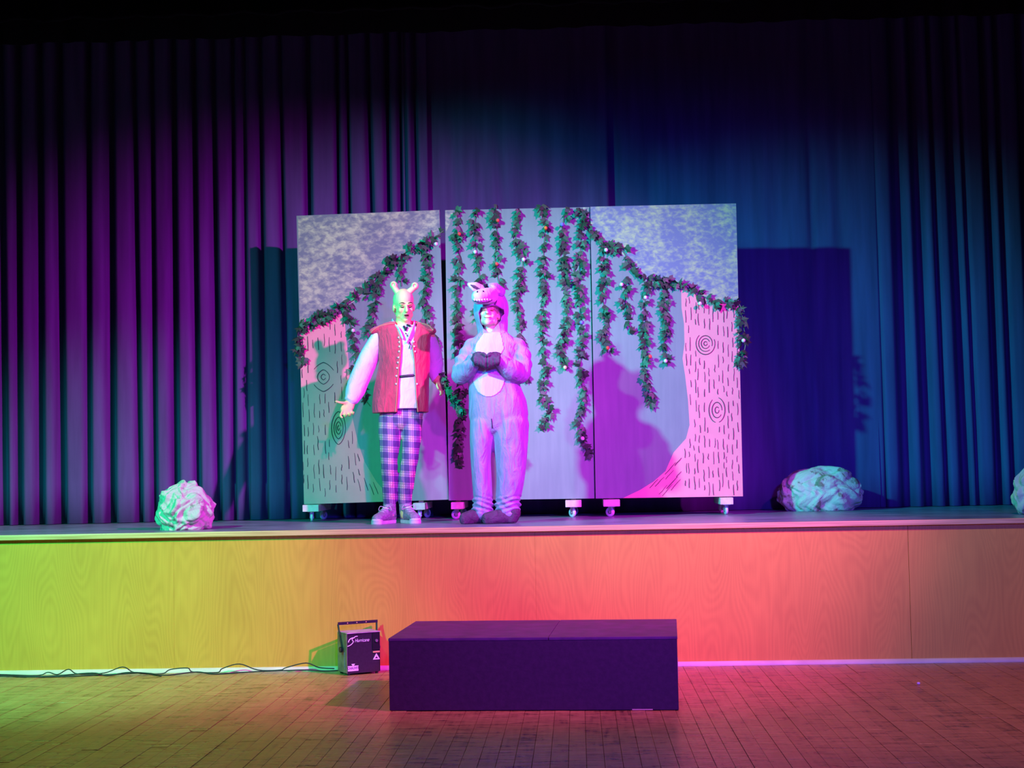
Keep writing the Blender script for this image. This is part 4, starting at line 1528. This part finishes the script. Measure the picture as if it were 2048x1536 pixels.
s.tube([L(984, 645, .04), L(986, 668, .03)], [(.125, .12), (.115, .10)], 20)
cut = Solid()
poly = [(956, 625), (961, 614), (975, 611), (990, 609), (1007, 617), (1008, 626), (1002, 633), (1001, 640), (994, 648), (987, 656), (981, 664), (975, 663), (966, 656), (960, 644)]
cut.prism([(lambda p: (p[0], p[2]))(L(*q, -.12)) for q in poly], -0.7, 0.03)
su_me = fuse(s, 0.0072, 12)
ff = fold_field(31, k=9, amp=.0075, fx=(5, 16), fz=(1.5, 6))
hem0, hem1 = L(985, 990)[2], L(985, 1030)[2]
def suit_fold(a):
    d = ff(a)
    h = np.clip((hem0 - a[:, 2]) / (hem0 - hem1), 0, 1)
    bun = (0.008 * np.sin(a[:, 2] * 170 + 3.4 * np.sin(a[:, 0] * 19 + 1) + 2.2 * np.sin(a[:, 1] * 23)) + 0.005 * np.sin(a[:, 2] * 95 + a[:, 0] * 60 + 2 * np.sin(a[:, 1] * 31))) * np.sin(PI * np.clip(h * 1.05, 0, 1)) ** 0.6
    up = np.clip((a[:, 2] - L(985, 668)[2]) * 12, 0, 1)
    arm = np.exp(-((a[:, 2] - L(985, 715)[2]) / .10) ** 2) * (np.abs(a[:, 0] - L(986, 700)[0]) > .13)
    cr = 0.007 * arm * np.sin(a[:, 2] * 70 + a[:, 0] * 40 + a[:, 1] * 30)
    return d * (1 - up * .8) + np.where(h > 0, bun, 0) + cr
su_me = wrinkle(su_me, suit_fold)
o = link('work', su_me)
co = link('cutter', cut.mesh())
b = o.modifiers.new('b', 'BOOLEAN')
b.operation = 'DIFFERENCE'
b.solver = 'EXACT'
b.object = co
su2 = evaluated(o)
bpy.data.objects.remove(o)
bpy.data.objects.remove(co)
link('suit', su2, M['plush'], B.root, True)
su_t = B.tree(su2)

# pale chest bib and belly oval, lying on the torso (the arms pass before them)
s = Solid()
s.stack(st, nu=36)
torso_me = wrinkle(fuse(s, 0.0085, 4), ff)
def LZ(px, py):
    p = L(px, py, -.15)
    return p[0], p[2]
bib = [LZ(*q) for q in ((966, 664), (1000, 662), (1004, 676), (1008, 696), (1000, 712), (985, 716), (960, 714), (946, 700), (952, 684), (960, 672))]
xs, zs = [p[0] for p in bib], [p[1] for p in bib]
conform((min(xs), max(xs), min(zs), max(zs), lambda x, z: inside(bib, x, z)), torso_me, 'chest_patch', M['plush_pale'], B.root, n=40)
c0, c1 = LZ(977, 756), LZ(1010, 793)
rx, rz_ = c1[0] - c0[0], c0[1] - c1[1]
conform((c0[0] - rx, c0[0] + rx, c0[1] - rz_, c0[1] + rz_, lambda x, z: ((x - c0[0]) / rx) ** 2 + ((z - c0[1]) / rz_) ** 2 < 1), torso_me, 'belly_patch', M['plush_pale'], B.root, n=44)
# front seam between the legs
B.strip(su_t, [(983, 838), (984, 846), (985, 856)], .004, 'seam', M['hoof'], 0.0)

# gloved hands meeting at the chest
for sg, cx, fxs in ((-1, 958, (950, 957, 964, 970)), (1, 989, (977, 984, 991, 997))):
    s = Solid()
    s.tube([L(950 if sg < 0 else 999, 718, -.20), L(cx, 716, -.235), L(cx - sg * 6, 722, -.245)], [(.045, .045), (.050, .045), (.040, .038)], 14)
    for k, fx in enumerate(fxs):
        e_ = 736 - abs(fx - 973) * 0.28
        s.tube([L(fx, 713, -.245), L(fx, 720, -.275), L(fx, e_ - 5, -.275), L(fx - sg * 1.5, e_, -.25)], [.017, .0165, .015, .012], 10)
    s.tube([L(cx, 712, -.25), L(cx - sg * 8, 708, -.27), L(cx - sg * 13, 711, -.28)], [.018, .016, .013], 10)
    link('glove', fuse(s, 0.005, 2), M['hoof'], B.root, True)
# cuffs
for pts in ([(946, 708, -.21), (951, 716, -.215), (950, 728, -.20)], [(1000, 706, -.22), (999, 716, -.225), (1003, 728, -.21)]):
    pass

# hood face: muzzle, nostrils, teeth, ears, eyes, mane
s = Solid()
s.tube([L(980, 592, -.10), L(969, 592.5, -.17), L(957, 594, -.21)], [(.066, .064), (.062, .064), (.056, .060)], 22)
mz_me = fuse(s, 0.006, 4)
link('muzzle', mz_me, M['plush_pale'], B.root, True)
mz_t = B.tree(mz_me)
for x, y in ((966.5, 583), (955, 584)):
    s = Solid()
    s.ell(B.hit(mz_t, x, y, 0.0), (.006, .005, .009), None, 10, 7)
    s.build('nostril', M['black'], B.root, True)
B.strip(mz_t, [(947, 601), (955, 604), (965, 605), (976, 603.5), (984, 600)], .004, 'mouth_line', M['hoof'], 0.0)
for k in range(7):
    x = 949 + k * 5.0
    p = B.hit(mz_t, x, 599.5 + 0.6 * math.sin(k), 0.002)
    s = Solid()
    s.ell(p, (.0085, .004, .009), None, 10, 7)
    s.build('tooth', M['tooth_felt'], B.root, True)
s = Solid()
s.tube([L(983, 586, -.08), L(990, 590, -.10), L(993, 600, -.11), L(990, 608, -.11)], [.006] * 4, 8)
s.build('muzzle_seam', M['hoof'], B.root, True)
for tip, mid_, basep in (((938, 569, -.12), (949, 573.5, -.12), (964, 580, -.08)), ((979, 570, -.12), (989, 574.5, -.11), (1003, 585, -.05))):
    s = Solid()
    s.tube([L(*basep), L(*mid_), L(*tip)], [(.038, .018), (.040, .016), (.016, .009)], 14, ref=(0, 1, 0))
    eo = link('ear', fuse(s, 0.005, 3), M['plush_pale'] if tip[0] < 950 else M['plush'], B.root, True)
    t_ = B.tree(eo.data)
    s = Solid()
    s.tube([B.hit(t_, basep[0] - 5, basep[1] - .5, -.001), B.hit(t_, mid_[0], mid_[1] + .3, -.001), B.hit(t_, tip[0] + 4, tip[1] + 1.2, -.001)], [(.011, .003), (.013, .003), (.005, .002)], 10, ref=(0, 1, 0))
    s.build('ear_lining', M['hoof'] if tip[0] < 950 else M['plush_pale'], eo, True)
for x, y in ((993, 585.5), (976, 580)):
    s = Solid()
    p = B.hit(su_t, x, y, 0.001)
    s.ell(p, (.018, .008, .008), None, 12, 8)
    s.build('hood_eye', M['black'], B.root, True)
s = Solid()
rr = random.Random(3)
for k in range(16):
    x0 = 972 + k * 1.1
    p = L(x0, 578, -.05 + .012 * k)
    q = L(x0 - 1.5 + rr.uniform(-3, 3), 569.5 + rr.uniform(-1.5, 1.5), -.10 + .014 * k)
    s.tube([p, (p + q) / 2 + np.array([0, -.01, .006]), q], [.017, .014, .006], 8)
link('mane', fuse(s, 0.005, 1), M['mane'], B.root, True)

# dark slippers shaped like hooves, both pointing to the left
def slipper(heel, toe, wh, wt, hh, seed):
    s = Solid()
    h, t_ = np.array(heel), np.array(toe)
    s.tube([h + np.array([0, 0, hh * .55]), (h + t_) / 2 + np.array([0, 0, hh * .5]), t_ + np.array([0, 0, .035])], [(hh * .52, wh), (hh * .50, wh), (.034, wt)], 18, ref=(0, 0, 1))
    s.tube([h + np.array([.02, 0, hh * .8]), h + np.array([0, 0, hh * .4])], [.060, .058], 14)
    me = fuse(s, 0.006, 3)
    a = coords(me)
    a[:, 2] = np.maximum(a[:, 2], 0.003)
    me.vertices.foreach_set('co', a.ravel())
    o = link('slipper', wrinkle(me, fold_field(seed, amp=.002, fx=(12, 30), fz=(12, 30))), M['hoof'], B.root, True)
    return o


h = atz(1024, 1040, ZS) - B.o
slipper((L(1022, 1040)[0], -0.03, 0), (L(974, 1045)[0], -0.10, 0), .058, .052, .10, 3)
slipper((L(962, 1040)[0], 0.0, 0), (L(929, 1045)[0], -0.09, 0), .058, .050, .105, 4)
